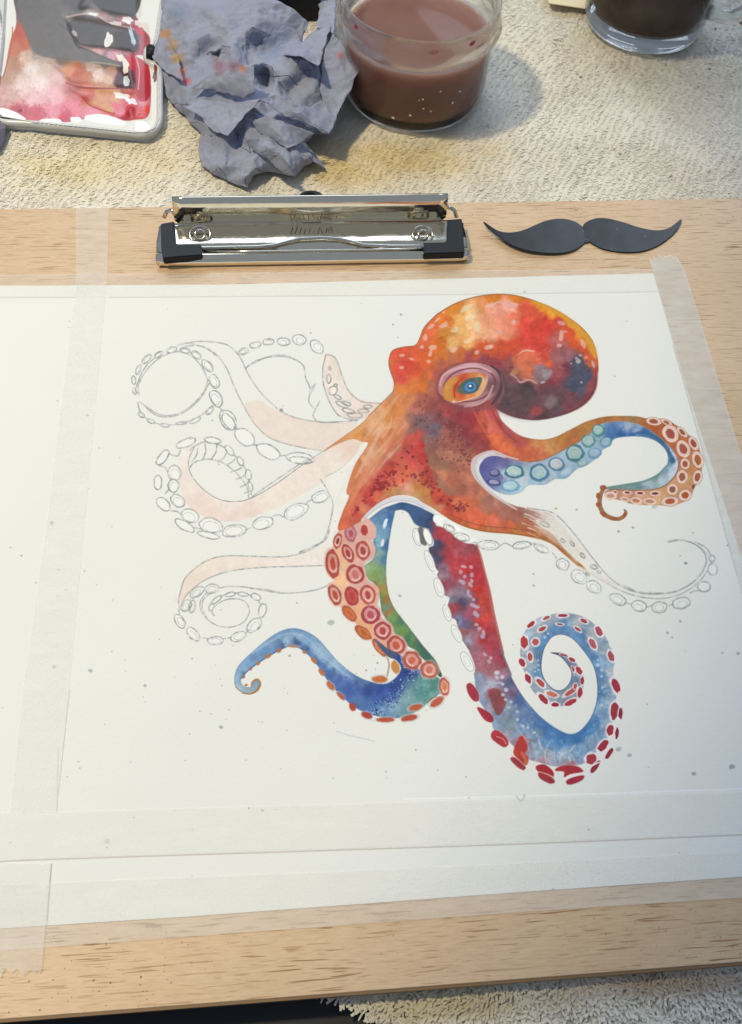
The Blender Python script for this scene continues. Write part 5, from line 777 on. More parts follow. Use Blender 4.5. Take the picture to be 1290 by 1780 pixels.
for cx in (348, 735):
    c_ = on_plate(cx, 408, .0006); V, Fc = tube([c_+Vector((.0052*math.cos(t_), .0042*math.sin(t_), .0018*math.sin(t_))) for t_ in np.linspace(0, 2*math.pi, 28, endpoint=False)], .0008, 8, True)
    e = link('spring_eyelet', pydata('spring_eyelet', V, Fc), M_WIRE, clip, True)
    V, Fc = tube([c_+Vector((.0024*math.cos(t_), .002*math.sin(t_)-.001, .0012*math.sin(t_)+.0008)) for t_ in np.linspace(0, 2*math.pi, 20, endpoint=False)], .0007, 8, True)
    link('spring_coil', pydata('spring_coil', V, Fc), M_WIRE, e, True)
def cap(pts, hgt=.0028):
    P_ = [at(x, y, .0078) for x, y in pts]; bm = bmesh.new(); lo_ = [bm.verts.new(p+Vector((0, .0004, -.0048))) for p in P_]; hi_ = [bm.verts.new(p) for p in P_]; n = len(P_)
    bm.faces.new(lo_); bm.faces.new(hi_[::-1])
    for k in range(n): bm.faces.new((lo_[k], hi_[k], hi_[(k+1) % n], lo_[(k+1) % n]))
    bmesh.ops.recalc_face_normals(bm, faces=bm.faces); bmesh.ops.bevel(bm, geom=list(bm.edges), offset=.0005, segments=2, affect='EDGES'); me = bpy.data.meshes.new('corner_cap'); bm.to_mesh(me); bm.free()
    return link('corner_cap', me, M_BLACK, clip)
cl_ = cap([(279, 388), (303, 384), (306, 424), (350, 424), (352, 443), (283, 449), (280, 430)]); cap([(778, 381), (803, 379), (808, 439), (737, 441), (735, 421), (776, 420)])
V, Fc = tube([at(285, 378, .006), at(290, 368, .009), at(298, 365, .011), at(304, 372, .011)], .0011, 8); link('hinge_end', pydata('hinge_end', V, Fc), M_WIRE, clip, True)
V, Fc = tube([at(778, 360, .011), at(783, 361, .011), at(790, 366, .009), at(794, 378, .006)], .0011, 8); link('hinge_end', pydata('hinge_end', V, Fc), M_WIRE, clip, True)
c_ = at(541, 348, .002); V, Fc = tube([c_+Vector((.0062*math.cos(t_), .0055*math.sin(t_), 0)) for t_ in np.linspace(0, 2*math.pi, 32, endpoint=False)], .0014, 8, True)
link('hanging_ring', pydata('hanging_ring', V, Fc), M_BLACK, clip, True)
# faint script-like dark strokes on the plate
M_SCRIPT, N, L, b = mat('dark_script', (.16, .14, .12), .5, .4)
st = []
for s in [[(505, 405), (509, 392)], [(513, 404), (517, 391)], [(521, 404), (524, 393)], [(529, 404), (531, 396)], [(537, 404), (539, 395)], [(545, 403), (546, 402)], [(553, 403), (556, 393), (561, 403)], [(566, 402), (569, 394)], [(573, 402), (571, 396), (577, 394), (578, 402)], [(587, 401), (588, 400)]]:
    st.append(tube([on_plate(x, y, .0002) for x, y in s], .00022, 5))
V, Fc = join(st); link('script_strokes', pydata('script_strokes', V, Fc), M_SCRIPT, clip)

# ---------------------------------------------------------------- moustache cut-out
M_MOUST, N, L, b = mat('black_card', (.008, .009, .012), .3, 0, .2)
n_ = nz(N, L, 90, 4, .6, coords(N, L)); L.new(ramp(N, L, n_.outputs[0], [(.3, (.17,)*3), (.7, (.28,)*3)]).outputs[0], b.inputs['Roughness'])
sp = nz(N, L, 420, 1, .5, coords(N, L)); L.new(mix(N, L, ramp(N, L, sp.outputs[0], [(.76, (0, 0, 0)), (.8, (.5, .5, .5))]).outputs[0], (.016, .017, .020), (.2, .2, .2)), b.inputs['Base Color'])
mk = K(820, 350, 2.745)
left = [(52, 115), (75, 128), (110, 150), (150, 162), (200, 160), (250, 146), (300, 122), (350, 100), (400, 88), (450, 87), (495, 98), (522, 115), (530, 124), (538, 160), (540, 195), (520, 215), (490, 235), (450, 248), (390, 255), (320, 253), (250, 243), (180, 218), (120, 180), (70, 140)]
right = [(530, 120), (545, 100), (580, 84), (620, 79), (670, 86), (730, 102), (790, 122), (850, 136), (900, 138), (940, 128), (970, 108), (995, 88), (1001, 95), (985, 130), (950, 168), (900, 205), (840, 232), (770, 244), (690, 240), (630, 228), (590, 210), (565, 195), (555, 196), (540, 196), (536, 160)]
mo = empty('moustache_cutout', at(1017, 410, 0), 'black card moustache cut-out lying on the wood right of the clip', 'cut-out')
for pts, tilt in ((left, .05), (right, .004)):
    q = smooth([(x, y) for (x, y) in mk(pts)], True, 3)
    c0 = at(1016, 408); o = prism('moustache_half', [at(x, y, .0008).xy for x, y in q], .0003, .0009, M_MOUST, mo, .00012, 1)
    me = o.data; co = np.empty(len(me.vertices)*3, np.float32); me.vertices.foreach_get('co', co); co = co.reshape(-1, 3)
    d = np.abs(co[:, 0]-c0.x); co[:, 2] += (d*abs(tilt)); me.vertices.foreach_set('co', co.ravel()); me.update()

# ---------------------------------------------------------------- jar of dirty water
def glass(name, tint=(1, 1, 1), rough=.02):
    m, N, L, b = mat(name, tint, rough); b.inputs['Transmission Weight'].default_value = 1; b.inputs['IOR'].default_value = 1.47
    t = N.new('ShaderNodeBsdfTransparent'); t.inputs[0].default_value = (.96, .97, .96, 1); x = N.new('ShaderNodeMixShader'); x.inputs[0].default_value = .42
    L.new(b.outputs[0], x.inputs[1]); L.new(t.outputs[0], x.inputs[2]); L.new(x.outputs[0], N['Material Output'].inputs[0]); return m
M_GLASS = glass('clear_glass', (.93, .96, .93))
jc = (.0768, .5185); zb = -.0068
jar = empty('water_jar', (jc[0], jc[1], zb), 'round glass jar half full of murky brown rinsing water beside the blue tissue', 'jar')
outer = [(0, zb+.001), (.030, zb+.0005), (.0365, zb), (.0400, zb+.0012), (.0418, zb+.005), (.0426, zb+.012), (.0428, zb+.030), (.0426, zb+.037), (.0430, zb+.040), (.0456, zb+.0432), (.0470, zb+.0455), (.0466, zb+.0475), (.0450, zb+.0490), (.0447, zb+.0520), (.0450, zb+.0590), (.0446, zb+.0602), (.0436, zb+.0606)]
inner = [(.0428, zb+.0600), (.0424, zb+.0580), (.0422, zb+.0500), (.0430, zb+.0455), (.0412, zb+.0400), (.0400, zb+.034), (.0400, zb+.014), (.0385, zb+.008), (.033, zb+.0062), (0, zb+.0070)]
lathe('glass_body', outer+inner, jc, M_GLASS, jar, 96, False)
M_WATER, N, L, b = mat('murky_water', lin((118, 90, 80)), .06, 0, .06)
n_ = nz(N, L, 30, 3, .5, coords(N, L)); L.new(ramp(N, L, n_.outputs[0], [(.3, lin((124, 92, 84))), (.7, lin((133, 101, 92)))]).outputs[0], b.inputs['Base Color'])
b.inputs['Subsurface Weight'].default_value = 1; b.inputs['Subsurface Radius'].default_value = (1, .75, .65); b.inputs['Subsurface Scale'].default_value = .05
lathe('rinsing_water', [(0, zb+.0062), (.0333, zb+.0056), (.0389, zb+.0076), (.0405, zb+.0138), (.0405, zb+.0345), (.0414, zb+.0398), (.0404, zb+.0394), (0, zb+.0393)], jc, M_WATER, jar, 96, False)
M_PINK, N, L, b = mat('paint_smear', lin((168, 92, 84)), .6); b.inputs['Alpha'].default_value = .5
def smear(theta, z, w_, h_, r_, m=M_PINK, nm='paint_smear'):
    V = []; n = 14
    for k in range(n):
        t_ = 2*math.pi*k/n; rr = 1+.25*math.sin(t_+theta*9)+.18*math.sin(2*t_+theta*5); th = theta+w_*math.cos(t_)*rr/r_; V.append((jc[0]+r_*math.cos(th), jc[1]+r_*math.sin(th), zb+z+h_*math.sin(t_)*rr))
    return link(nm, pydata(nm, V, [tuple(range(n))]), m, jar)
M_DROP, N, L, b = mat('dry_white_fleck', (.85, .83, .78), .6); M_RED, N, L, b = mat('red_paint_drop', lin((150, 40, 50)), .4)
smear(-1.50, .055, .0035, .0012, .04535); smear(-1.0, .0560, .0018, .0016, .04535, M_RED); smear(-.86, .0525, .0028, .001, .0458); smear(-.70, .0405, .003, .0008, .0441); smear(-2.55, .057, .0014, .0014, .0454, M_RED)
for th, z, r0 in [(-1.95, .011, .0009), (-1.72, .0145, .0008), (-1.55, .019, .0006), (-1.45, .017, .0006), (-1.15, .02, .0007), (-1.57, .025, .0007), (-1.62, .0245, .0005), (-1.35, .029, .0006), (-1.05, .026, .0006)]: smear(th, z, r0, r0*.7, .04295, M_DROP, 'dry_fleck')

# ---------------------------------------------------------------- glass mug of dark drink, top right
mc = at(1138, 103, zb); mc = (mc.x, mc.y+.0385); zt = zb+.0005
mug = empty('glass_mug', (mc[0], mc[1], zt), 'thick clear glass mug of dark brown drink at the top right corner', 'mug')
lathe('mug_body', [(0, zt), (.034, zt), (.0372, zt+.002), (.0388, zt+.007), (.0392, zt+.014), (.0398, zt+.085), (.0385, zt+.0865), (.0372, zt+.085), (.0362, zt+.017), (.0345, zt+.0125), (.030, zt+.0105), (0, zt+.0095)], mc, M_GLASS, mug, 96, False)
M_COLA, N, L, b = mat('dark_drink', (.045, .012, .005), .05, 0, .5)
lathe('dark_drink', [(0, zt+.0088), (.030, zt+.0098), (.0348, zt+.0120), (.0370, zt+.0168), (.0379, zt+.060), (0, zt+.060)], mc, M_COLA, mug, 96, False)
hd = Vector((.78, -.62, 0)).normalized(); hp = [Vector((mc[0], mc[1], zt))+hd*r_+Vector((0, 0, z_)) for r_, z_ in [(.038, .072), (.050, .075), (.062, .068), (.067, .052), (.064, .034), (.054, .024), (.039, .022)]]
q = [Vector((0, 0, 0))]; hp2 = []
for i in range(len(hp)-1):
    for k in range(4): hp2.append(hp[i].lerp(hp[i+1], k/4))
hp2.append(hp[-1]); V, Fc = tube(hp2, .0045, 12); link('mug_handle', pydata('mug_handle', V, Fc), M_GLASS, mug, True)

# ---------------------------------------------------------------- small things at the far edge
M_CARD, N, L, b = mat('cream_card', lin((232, 218, 178)), .7)
tag(prism('cream_card', [at(930, -60, -.003).xy, at(955, 5, -.003).xy, at(1022, 15, -.003).xy, at(1040, -60, -.003).xy], -.0036, -.003, M_CARD), 'corner of a cream paper card behind the mug', 'card')
cb = [at(446, -90, .0).xy, at(446, 8, .0).xy, at(500, 20, .0).xy, at(557, 17, .0).xy, at(572, -90, .0).xy]
tag(prism('black_case', cb, -.006, .016, M_BLACK, None, .002, 3), 'black plastic case behind the crumpled tissue', 'case')
M_LEAD, N, L, b = mat('pencil_lead', (.03, .03, .035), .4); M_PWOOD, N, L, b = mat('pencil_wood', lin((190, 140, 96)), .6); M_PPAINT, N, L, b = mat('pencil_paint', lin((120, 82, 50)), .35)
p0 = at(1276, 34, .0); p1 = at(1340, 58, .0); dd = (p1-p0).normalized(); pen = empty('wooden_pencil', p0, 'sharpened wooden pencil with dark tip on the towel at the right edge', 'pencil')
for nm, a_, b__, r0, r1, m in (('lead_tip', 0, .004, .0002, .0010, M_LEAD), ('sharpened_cone', .0038, .016, .0010, .0036, M_PWOOD), ('painted_shaft', .0158, .12, .0037, .0037, M_PPAINT)):
    V, Fc = tube([p0+dd*a_, p0+dd*((a_+b__)/2), p0+dd*b__], [r0, (r0+r1)/2, r1], 8); link(nm, pydata(nm, V, Fc), m, pen, nm != 'painted_shaft')

# ---------------------------------------------------------------- paint box lid used as a palette
def new_canvas(a0, b0, a1, b1, s, bgc):
    global CX0, CY0, CX1, CY1, CS, CW, CH, canvas, NZ1, NZ2, NZ3, NZ4, NZ5
    CX0, CY0, CX1, CY1, CS = a0, b0, a1, b1, s; CW, CH = (a1-a0)*s, (b1-b0)*s
    canvas = np.empty((CH, CW, 3), np.float32); canvas[:] = np.array(bgc, np.float32)/255
    NZ1 = fbm(CH, CW, 50, prng, 4); NZ2 = fbm(CH, CW, 50, prng, 4); NZ3 = fbm(CH, CW, 14, prng, 3); NZ4 = fbm(CH, CW, 8, prng, 2); NZ5 = fbm(CH, CW, 26, prng, 4)
new_canvas(-60, -60, 300, 250, 4, (214, 214, 206))
U = K(0, 0, 3.0)
fill(U([(-60, 420), (0, 380), (20, 340), (45, 200), (80, 90), (110, -180), (720, -180), (700, 20), (730, 100), (780, 180), (760, 250), (700, 255), (760, 300), (780, 380), (775, 560), (700, 600), (640, 605), (560, 585), (480, 590), (400, 605), (330, 615), (250, 600), (140, 610), (90, 570), (30, 545), (-60, 520)]),
     U([(90, 150, 'b0452c'), (60, 230, 'b86a44'), (80, 300, 'a87a5c'), (40, 370, 'b08c78'), (130, 200, 'b4552c'), (120, 270, 'c8a890'), (160, 330, 'd6c6c0'), (200, 400, 'e2cfcc'), (100, 430, 'dcc4bc'), (40, 480, 'c8a098'), (80, 560, 'b8505c'), (180, 560, 'c05a68'), (180, 500, 'e0b4b8'), (280, 480, 'dfacb2'), (280, 560, 'd88c98'), (380, 540, 'd87c8c'), (330, 590, 'c04858'), (480, 560, 'd88898'), (560, 590, 'c85868'), (620, 560, 'd47888'), (300, 380, 'd8b0b0'), (240, 330, 'c8b0a4'), (250, 300, 'a88c78'), (350, 340, 'c88858'), (400, 350, 'b4552c'), (440, 370, 'b86a3c'), (500, 360, 'd8bcae'), (560, 390, 'd4ac98'), (580, 330, 'b08068'), (470, 320, 'b8a090'), (400, 390, 'b06450'), (640, 330, '3c3430'), (620, 400, '4a2c2c'), (680, 400, '5c3030'), (380, 430, 'b06460'), (440, 440, 'c87870'), (520, 450, 'c89068'), (600, 460, 'cc9a74'), (680, 450, 'c0584c'), (480, 500, 'c88c58'), (560, 530, 'c8945c'), (450, 480, 'b03c2c'), (600, 520, 'd06874'), (680, 540, 'c02c30'), (640, 580, 'a83038'), (720, 380, 'b01c28'), (760, 370, 'c01820'), (750, 450, '8c1c24'), (740, 500, 'c88088'), (730, 560, 'c84848'), (690, 300, 'c01c30'), (720, 270, 'b04454'), (740, 220, 'a05058'), (700, 200, 'a06068'), (760, 140, 'a04c54'), (720, 130, 'b83848'), (650, 240, 'a06c6c'), (600, 250, 'c0909c'), (500, 240, 'c49898'), (420, 220, 'b08c8c'), (150, 60, '5c5856'), (200, 150, '646058'), (250, 230, '6c6864'), (180, 230, '78706a'), (300, 150, '5c5c58'), (240, 40, '4c4c4c'), (380, 200, '6c6864'), (320, 260, '6a6460'), (450, 270, '6c6460'), (540, 300, '68605c'), (340, 90, '6c6460'), (440, 120, '706c66'), (520, 140, '645c54'), (420, 60, '5c5854'), (500, 200, '5a544c'), (600, 190, '7c6058'), (640, 160, '4c4038'), (600, 120, '806060'), (540, 80, 'a08080'), (460, 60, 'b0a0a0'), (640, 90, 'a86870'), (690, 160, '586c74'), (600, 20, '56504c'), (660, 30, '506068'), (420, 10, '443c38'), (560, -60, '4c4844'), (300, -60, '504c4a'), (140, 0, '3c3c40')]), warp=8, rough=1.5, mottle=.05, edge=('9c3c40', 1, .5), power=4)
patchU = lambda p, c, a, r=1.2: fill(U(p), c, alpha=a, rough=r, soft=1, mottle=.04)
patchU([(105, -60), (92, 60), (125, 150), (160, 230), (210, 270), (300, 285), (420, 295), (560, 320), (640, 318), (560, 285), (480, 245), (400, 205), (350, 140), (320, 60), (300, -60)], '5f5850', .92)
patchU([(400, 55), (470, 60), (560, 85), (690, 120), (712, 235), (560, 225), (405, 200), (340, 110)], '453e38', .85)
patchU([(480, -60), (715, -60), (705, 40), (620, 45), (520, 20)], '3c3835', .85)
patchU([(590, 140), (690, 130), (705, 235), (610, 225)], '3a2e28', .8)
patchU([(610, 340), (690, 350), (690, 430), (600, 425)], '4a2420', .85)  # shadow at the right end of this well, painted dark
patchU([(715, 350), (775, 350), (775, 480), (712, 480)], 'a81420', .9)
patchU([(680, 520), (700, 560), (650, 605), (640, 590)], 'a81c20', .9)
for p, c, a in [([(300, 100), (360, 150), (400, 210), (500, 260), (620, 310)], '4c4844', .8), ([(400, 210), (500, 225), (640, 245), (720, 245)], '8a5c5c', .7), ([(340, 60), (480, 50), (560, 90), (690, 120)], 'c8a8a8', .7), ([(340, 410), (430, 430), (540, 435), (680, 440)], '8c3428', .85), ([(425, 480), (470, 530), (560, 560), (590, 555)], 'a8281c', .85), ([(700, 260), (720, 330), (715, 430)], 'd0a0a0', .8), ([(470, 300), (560, 310), (620, 320)], 'a8988c', .6), ([(60, 120), (50, 230), (10, 380)], 'a8401c', .6)]: stroke(U(p), 2.6, c, a, .8)
for x, y, rx, ry, g, c in [(560, 180, 18, 42, 5, 'e8e6e0'), (650, 390, 18, 28, 0, 'd0dce0'), (625, 280, 30, 16, 25, 'e8e0cc'), (650, 320, 16, 34, -10, 'eee8d8'), (630, 470, 40, 14, 10, 'e6eaec'), (680, 495, 26, 16, 20, 'e2eaf0'), (685, 160, 12, 50, -15, 'b8ccd8'), (480, 50, 30, 8, 5, 'e6e4e4'), (660, 80, 26, 18, 10, 'e8e6e2'), (600, 95, 40, 8, 8, 'd8c8c8'), (720, 95, 20, 14, 20, 'dcd4d0'), (380, 140, 10, 20, -25, 'b8a8a8'), (805, 370, 12, 30, 5, '5c2820'), (720, 565, 8, 5, 0, '8c2018'), (760, 540, 14, 26, -20, 'd83c38'), (100, 555, 12, 8, 0, '7c2c28')]:
    (qx, qy), = U([(x, y)]); disc(qx, qy, rx/3, ry/3, g, c, .9, .4, wob=.3)
for p in [[(210, 600), (300, 598), (310, 625), (215, 622)], [(365, 590), (410, 590), (415, 612), (370, 615)], [(445, 580), (540, 575), (640, 610), (640, 632), (560, 625), (450, 605)], [(705, 610), (750, 610), (780, 650), (760, 668), (705, 660)], [(0, 540), (90, 570), (130, 605), (60, 600), (0, 585)]]: fill(U(p), 'eef0f0', rough=1.2, mottle=.01)
canvas = np.clip(canvas, 0, 1); zr = -.0005
pal_poly = [(8, -50), (2, 60), (-4, 120), (-14, 200), (60, 213), (150, 222), (235, 231), (255, 230), (270, 222), (277, 205), (277.5, 170), (277, 118), (270, 110), (258, 106), (254, 96), (256, 84), (266, 78), (272, 68), (277, 40), (284, -10), (288, -50)]
m, my0, mx0 = polymask(np.array(pal_poly)); full = np.zeros((CH, CW), np.float32); full[my0:my0+m.shape[0], mx0:mx0+m.shape[1]] = m
def stamp(poly, r=2):
    m, a_, b_ = polymask(np.array([(x/3, y/3) for x, y in poly])); s_ = np.zeros((CH, CW), np.float32); s_[a_:a_+m.shape[0], b_:b_+m.shape[1]] = m; return blur(s_, r*CS)
ins = np.clip((blur(full, 7*CS)-.62)*6, 0, 1)                # inside of the rim
relief = np.zeros((CH, CW), np.float32)
for poly in ([(330, 55), (690, 120), (720, 240), (400, 212)], [(480, -100), (720, -60), (720, 70), (400, 10)], [(250, 290), (640, 335), (690, 430), (370, 405)], [(345, 425), (700, 462), (700, 520), (590, 560), (430, 480)], [(690, 100), (760, 100), (770, 600), (690, 590)], [(420, 490), (590, 565), (680, 600), (640, 520)]):
    relief += stamp(poly, 4.2)
relief = np.clip(relief, 0, 1)
gxx = np.linspace(-.176, -.070, 300); gyy = np.linspace(.462, .66, 460); X, Y = np.meshgrid(gxx, gyy); q = (proj(np.stack([X.ravel(), Y.ravel(), np.full(X.size, zr)], 1))-[CX0, CY0])*CS
def samp(a_, q):
    i = np.clip(q.astype(int), 0, [CW-1, CH-1]); v = a_[i[:, 1], i[:, 0]]; bad = (q[:, 0] < 0) | (q[:, 0] >= CW); v = np.where(bad, 0, v); return v.reshape(X.shape)
ins_, rel_, full_ = samp(ins, q), samp(relief, q), samp(full, q); soft_ = samp(np.clip((blur(full, 1.6*CS)-.5)*3, 0, 1), q)
Zp = zr-ins_*.0028-rel_*ins_*.0014
me = gridmesh('mixing_surface', X, Y, Zp, full_ > .5)
pal_art = rectify(gxx[0], gyy[0], gxx[-1], gyy[-1], zr, .00012, np.array((214, 214, 206))/255)
M_PAL, N, L, b, t = img_mat('enamel_with_paint', pal_art, .34, .4)
pal = empty('paint_palette', (-.12, .55, -.006), 'white enamel paint box lid smeared with red, grey and pink paint at the upper left', 'palette')
set_uv(me, gxx[0], gyy[0], gxx[-1], gyy[-1]); link('mixing_surface', me, M_PAL, pal, True)
M_ENAM, N, L, b = mat('white_enamel', lin((200, 201, 200)), .25)
prism('lid_body', [at(x, y, zr-.0012).xy for x, y in smooth(pal_poly, True, 3)], -.0075, zr-.0046, M_ENAM, pal, .0006, 2)
rimp = smooth(pal_poly, True, 6); V, Fc = tube([at(x, y, zr-.0012)+Vector((0, 0, -.0010)) for x, y in rimp], .0019, 10, True); link('rolled_rim', pydata('rolled_rim', V, Fc), M_ENAM, pal, True)
new_hinge = tube([at(262, 84, .0), at(262, 100, .0)], .0028, 10); link('hinge_pin', pydata('hinge_pin', *new_hinge), M_BLACK, pal, True)

# ---------------------------------------------------------------- crumpled tissue
M_TIS, N, L, b = mat('blue_grey_tissue', lin((150, 158, 186)), .95, 0, .1)
b.inputs['Subsurface Weight'].default_value = 0
TC = K(250, 0, 3.225)
local_tint = [((120, 190), 30, (178, 128, 60)), ((165, 250), 38, (176, 140, 84)), ((190, 330), 34, (178, 146, 90)), ((215, 400), 28, (176, 110, 70)), ((240, 455), 28, (196, 52, 48)), ((555, 388), 26, (190, 120, 60)), ((1102, 312), 20, (182, 96, 70)), ((200, 75), 60, (96, 116, 140)), ((720, 230), 90, (104, 124, 160)), ((420, 375), 40, (140, 98, 110)), ((510, 372), 40, (140, 98, 112))]  # paint stains on the tissue: centre, radius, colour
tcoord = N.new('ShaderNodeAttribute'); tcoord.attribute_name = 'local_tint'; n_ = nz(N, L, 60, 4, .6, coords(N, L))
L.new(tcoord.outputs['Color'], b.inputs['Base Color']); bump(N, L, b, nz(N, L, 900, 3, .6, coords(N, L)).outputs[0], .25, .0004)
PTS = [(105, -60, 6), (95, 100, 5), (92, 180, 4), (60, 260, 3), (42, 320, 3), (90, 380, 3), (105, 450, 1), (115, 520, 1), (165, 590, 1), (240, 650, 2), (255, 690, 1), (320, 745, 1), (305, 850, 1), (325, 925, 1), (385, 975, 1), (470, 1015, 1), (575, 1052, 2), (620, 975, 2), (700, 962, 2), (775, 968, 2), (850, 990, 3), (900, 930, 3), (950, 905, 5), (1020, 948, 1), (945, 850, 2), (905, 800, 6), (955, 750, 12), (1050, 752, 8), (1085, 640, 10), (1160, 500, 14), (1230, 342, 22), (1150, 292, 24), (1105, 240, 22), (1062, 190, 26), (1072, 110, 16), (1075, -60, 10), (985, -60, 10), (980, 90, 10), (970, 160, 12), (880, 240, 12), (925, 130, 16), (850, 60, 22), (740, 0, 26), (700, -60, 24),
       (160, 430, 10), (205, 468, 12), (265, 490, 16), (350, 425, 18), (460, 388, 24), (610, 372, 30), (560, 390, 26), (622, 520, 20), (500, 545, 15), (380, 520, 14), (650, 560, 25), (560, 640, 16), (470, 752, 14), (400, 740, 8), (330, 605, 14), (240, 600, 9), (350, 570, 9), (500, 700, 3), (520, 760, 3), (560, 820, 3), (480, 830, 3), (440, 800, 6), (660, 640, 19), (850, 700, 16), (820, 830, 15), (760, 790, 12), (950, 662, 12), (1045, 745, 9), (850, 592, 22), (740, 530, 24), (700, 570, 20), (970, 368, 32), (975, 450, 26), (890, 320, 32), (860, 370, 24), (870, 480, 14), (900, 530, 20), (930, 400, 16), (720, 430, 10), (690, 480, 8), (790, 520, 9), (850, 548, 14), (770, 330, 20), (740, 420, 22), (820, 420, 24), (610, 55, 30), (580, 110, 22), (600, 150, 30), (540, 20, 24), (380, 140, 19), (470, 120, 30), (400, 200, 20), (500, 210, 26), (420, 300, 8), (395, 260, 14), (250, 0, 17), (330, 130, 18), (400, 290, 20), (250, 330, 15), (300, 210, 22), (210, 200, 14), (200, 110, 18), (160, 260, 10), (180, 350, 8), (350, 300, 10), (300, 400, 8), (560, 250, 22), (490, 260, 30), (440, 270, 18), (640, 330, 18), (600, 370, 14), (660, 420, 9), (700, 200, 22), (820, 230, 15), (760, 100, 24), (840, 150, 18), (650, 250, 14), (680, 350, 22), (720, 300, 13), (1000, 300, 20), (1020, 240, 8), (1000, 560, 14), (1010, 440, 17), (1060, 620, 16), (1130, 420, 20), (1100, 500, 12), (990, 130, 12), (1030, 60, 14), (640, 780, 11), (575, 790, 15), (600, 860, 9), (700, 800, 16), (740, 860, 12), (800, 940, 14), (830, 960, 8), (700, 900, 5), (620, 950, 9), (560, 940, 2), (480, 890, 8), (420, 940, 6), (580, 990, 7), (350, 830, 4), (400, 850, 2), (460, 860, 10), (330, 700, 6), (380, 760, 3), (890, 870, 10), (870, 820, 5), (930, 880, 12), (860, 930, 6)]
n_out = 44; PTS = [p if k < n_out else (p[0], p[1], 12+(p[2]-12)*(.62 if p[2] < 12 else .9)) for k, p in enumerate(PTS)]
res = geometry.delaunay_2d_cdt([Vector((p[0], p[1])) for p in PTS], [], [list(range(n_out))], 1, 1e-4)
vs, fs, orig = res[0], res[2], res[3]
V = []; zh = []
for k, p in enumerate(vs):
    hgt = PTS[orig[k][0]][2] if orig[k] else 8; zh.append(hgt); (qx, qy), = TC([(p.x, p.y)]); V.append(at(qx, qy, -.0065+hgt*.00105))
bm = bmesh.new(); bv = [bm.verts.new(v) for v in V]
for f_ in fs:
    try: bm.faces.new([bv[i] for i in f_])
    except ValueError: pass
FLAPS = [[(265, 490, 17), (350, 423, 20), (460, 386, 26), (612, 370, 33), (624, 522, 26), (560, 548, 20), (400, 508, 15), (470, 450, 24)],
         [(236, 602, 11), (330, 560, 13), (470, 575, 17), (560, 570, 19), (655, 556, 29), (560, 655, 20), (470, 756, 16), (395, 740, 10), (320, 660, 12), (440, 640, 14)],
         [(655, 560, 28), (700, 590, 25), (800, 655, 22), (1045, 750, 15), (1085, 640, 15), (1000, 560, 16), (930, 600, 20), (850, 585, 26), (740, 525, 26), (690, 545, 27), (860, 640, 25)],
         [(1062, 188, 31), (1110, 240, 29), (1150, 290, 28), (1232, 342, 27), (1190, 430, 23), (1160, 500, 20), (1085, 640, 16), (1048, 754, 13), (1010, 600, 13), (985, 500, 18), (1000, 380, 24), (1015, 280, 27), (1100, 400, 24)],
         [(565, 785, 16), (650, 770, 17), (720, 800, 18), (770, 860, 16), (825, 935, 15), (850, 992, 8), (780, 968, 7), (700, 890, 11), (620, 845, 11), (700, 850, 17)],
         [(600, 690, 15), (680, 650, 21), (800, 690, 20), (955, 748, 17), (900, 795, 12), (800, 832, 14), (740, 790, 13), (640, 740, 13), (780, 750, 19)],
         [(45, 318, 6), (95, 175, 9), (150, 250, 15), (200, 340, 13), (215, 455, 16), (160, 420, 11), (95, 380, 6)],
         [(880, 240, 15), (985, 170, 20), (1050, 130, 22), (1010, 290, 24), (980, 370, 33), (890, 318, 35), (780, 310, 18), (930, 260, 19)]]
for fl in FLAPS:
    k_ = len(fl)-(1 if len(fl) > 7 else 0); r_ = geometry.delaunay_2d_cdt([Vector(p[:2]) for p in fl], [], [list(range(k_))], 1, 1e-4); fv = []
    for k, p in enumerate(r_[0]):
        hgt = fl[r_[3][k][0]][2]+1.5 if r_[3][k] else 15; (qx, qy), = TC([(p.x, p.y)]); fv.append(bm.verts.new(at(qx, qy, -.0065+hgt*.00105)))
    for f_ in r_[2]: bm.faces.new([fv[i] for i in f_])
bmesh.ops.recalc_face_normals(bm, faces=bm.faces)
for f_ in bm.faces:
    if f_.normal.z < 0: f_.normal_flip()
if sum(f_.normal.z for f_ in bm.faces) < 0: bmesh.ops.reverse_faces(bm, faces=bm.faces)
for it in range(4):
    bmesh.ops.subdivide_edges(bm, edges=bm.edges, cuts=1, use_grid_fill=True)
    if it == 1:
        for _ in range(4): bmesh.ops.smooth_vert(bm, verts=[v for v in bm.verts if not v.is_boundary], factor=.5, use_axis_x=True, use_axis_y=True, use_axis_z=True)
for _ in range(4): bmesh.ops.smooth_vert(bm, verts=[v for v in bm.verts if not v.is_boundary], factor=.5, use_axis_x=True, use_axis_y=True, use_axis_z=True)
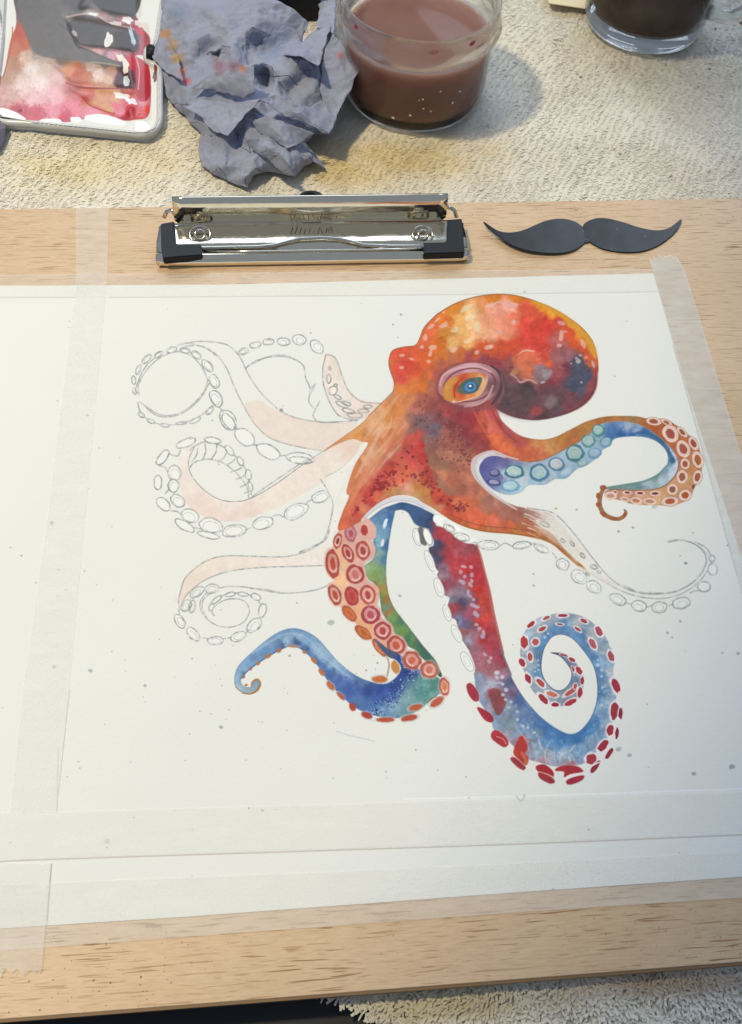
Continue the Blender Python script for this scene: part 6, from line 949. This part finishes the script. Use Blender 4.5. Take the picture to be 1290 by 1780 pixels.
for v in bm.verts:
    p = v.co; n1 = noise.noise(p*150); n2 = abs(noise.noise(p*240+Vector((5, 2, 1)))); n3 = abs(noise.noise(p*110+Vector((1, 7, 3))))
    wob = .0008*n1-.0014*n2-.0024*n3+.0010-.0006*abs(noise.noise(p*480))
    if v.is_boundary: wob *= .35
    v.co.z = max(p.z+wob, -.0072); v.co.x += .0010*noise.noise(p*200+Vector((9, 9, 9)))
me = bpy.data.meshes.new('tissue'); bm.to_mesh(me); bm.free()
col = me.color_attributes.new('local_tint', 'FLOAT_COLOR', 'POINT'); co = np.array([v.co for v in me.vertices]); pp = (proj(co)-[250, 0])*3.225
base_ = np.tile(np.array(lin((146, 151, 169))), (len(co), 1)); wn = np.array([noise.noise(Vector(c_)*70) for c_ in co])
base_ *= (1+.14*wn)[:, None]
for (sx, sy), r_, c_ in local_tint:
    d = np.hypot(pp[:, 0]-sx, pp[:, 1]-sy)/r_; w_ = np.clip(1.35-d+wn*.5, 0, 1)[:, None]*(.8 if r_ < 50 else .45); base_ = base_*(1-w_)+np.array(lin(c_))*w_
col.data.foreach_set('color', np.concatenate([base_, np.ones((len(co), 1))], 1).astype(np.float32).ravel())
tis = link('crumpled_tissue', me, M_TIS, None, True)
s_ = tis.modifiers.new('thickness', 'SOLIDIFY'); s_.thickness = .0003; s_.offset = 0
tag(tis, 'crumpled blue grey paper tissue with orange and red paint stains between palette and jar', 'tissue')
# corner of a second tissue at the left edge
V = [at(-40, 196, -.004), at(3, 200, -.002), at(10, 222, -.003), at(6, 246, -.005), at(-3, 262, -.0055), at(-40, 270, -.005), at(-12, 232, .001)]
me = pydata('tissue_scrap', V, [(6, 0, 1), (6, 1, 2), (6, 2, 3), (6, 3, 4), (6, 4, 5), (6, 5, 0)]); M_TIS2, N, L, b = mat('mauve_tissue', lin((118, 112, 128)), .95)
o = link('tissue_scrap', me, M_TIS2); s_ = o.modifiers.new('thickness', 'SOLIDIFY'); s_.thickness = .0003; tag(o, 'small mauve tissue corner poking in at the left edge below the palette', 'tissue')
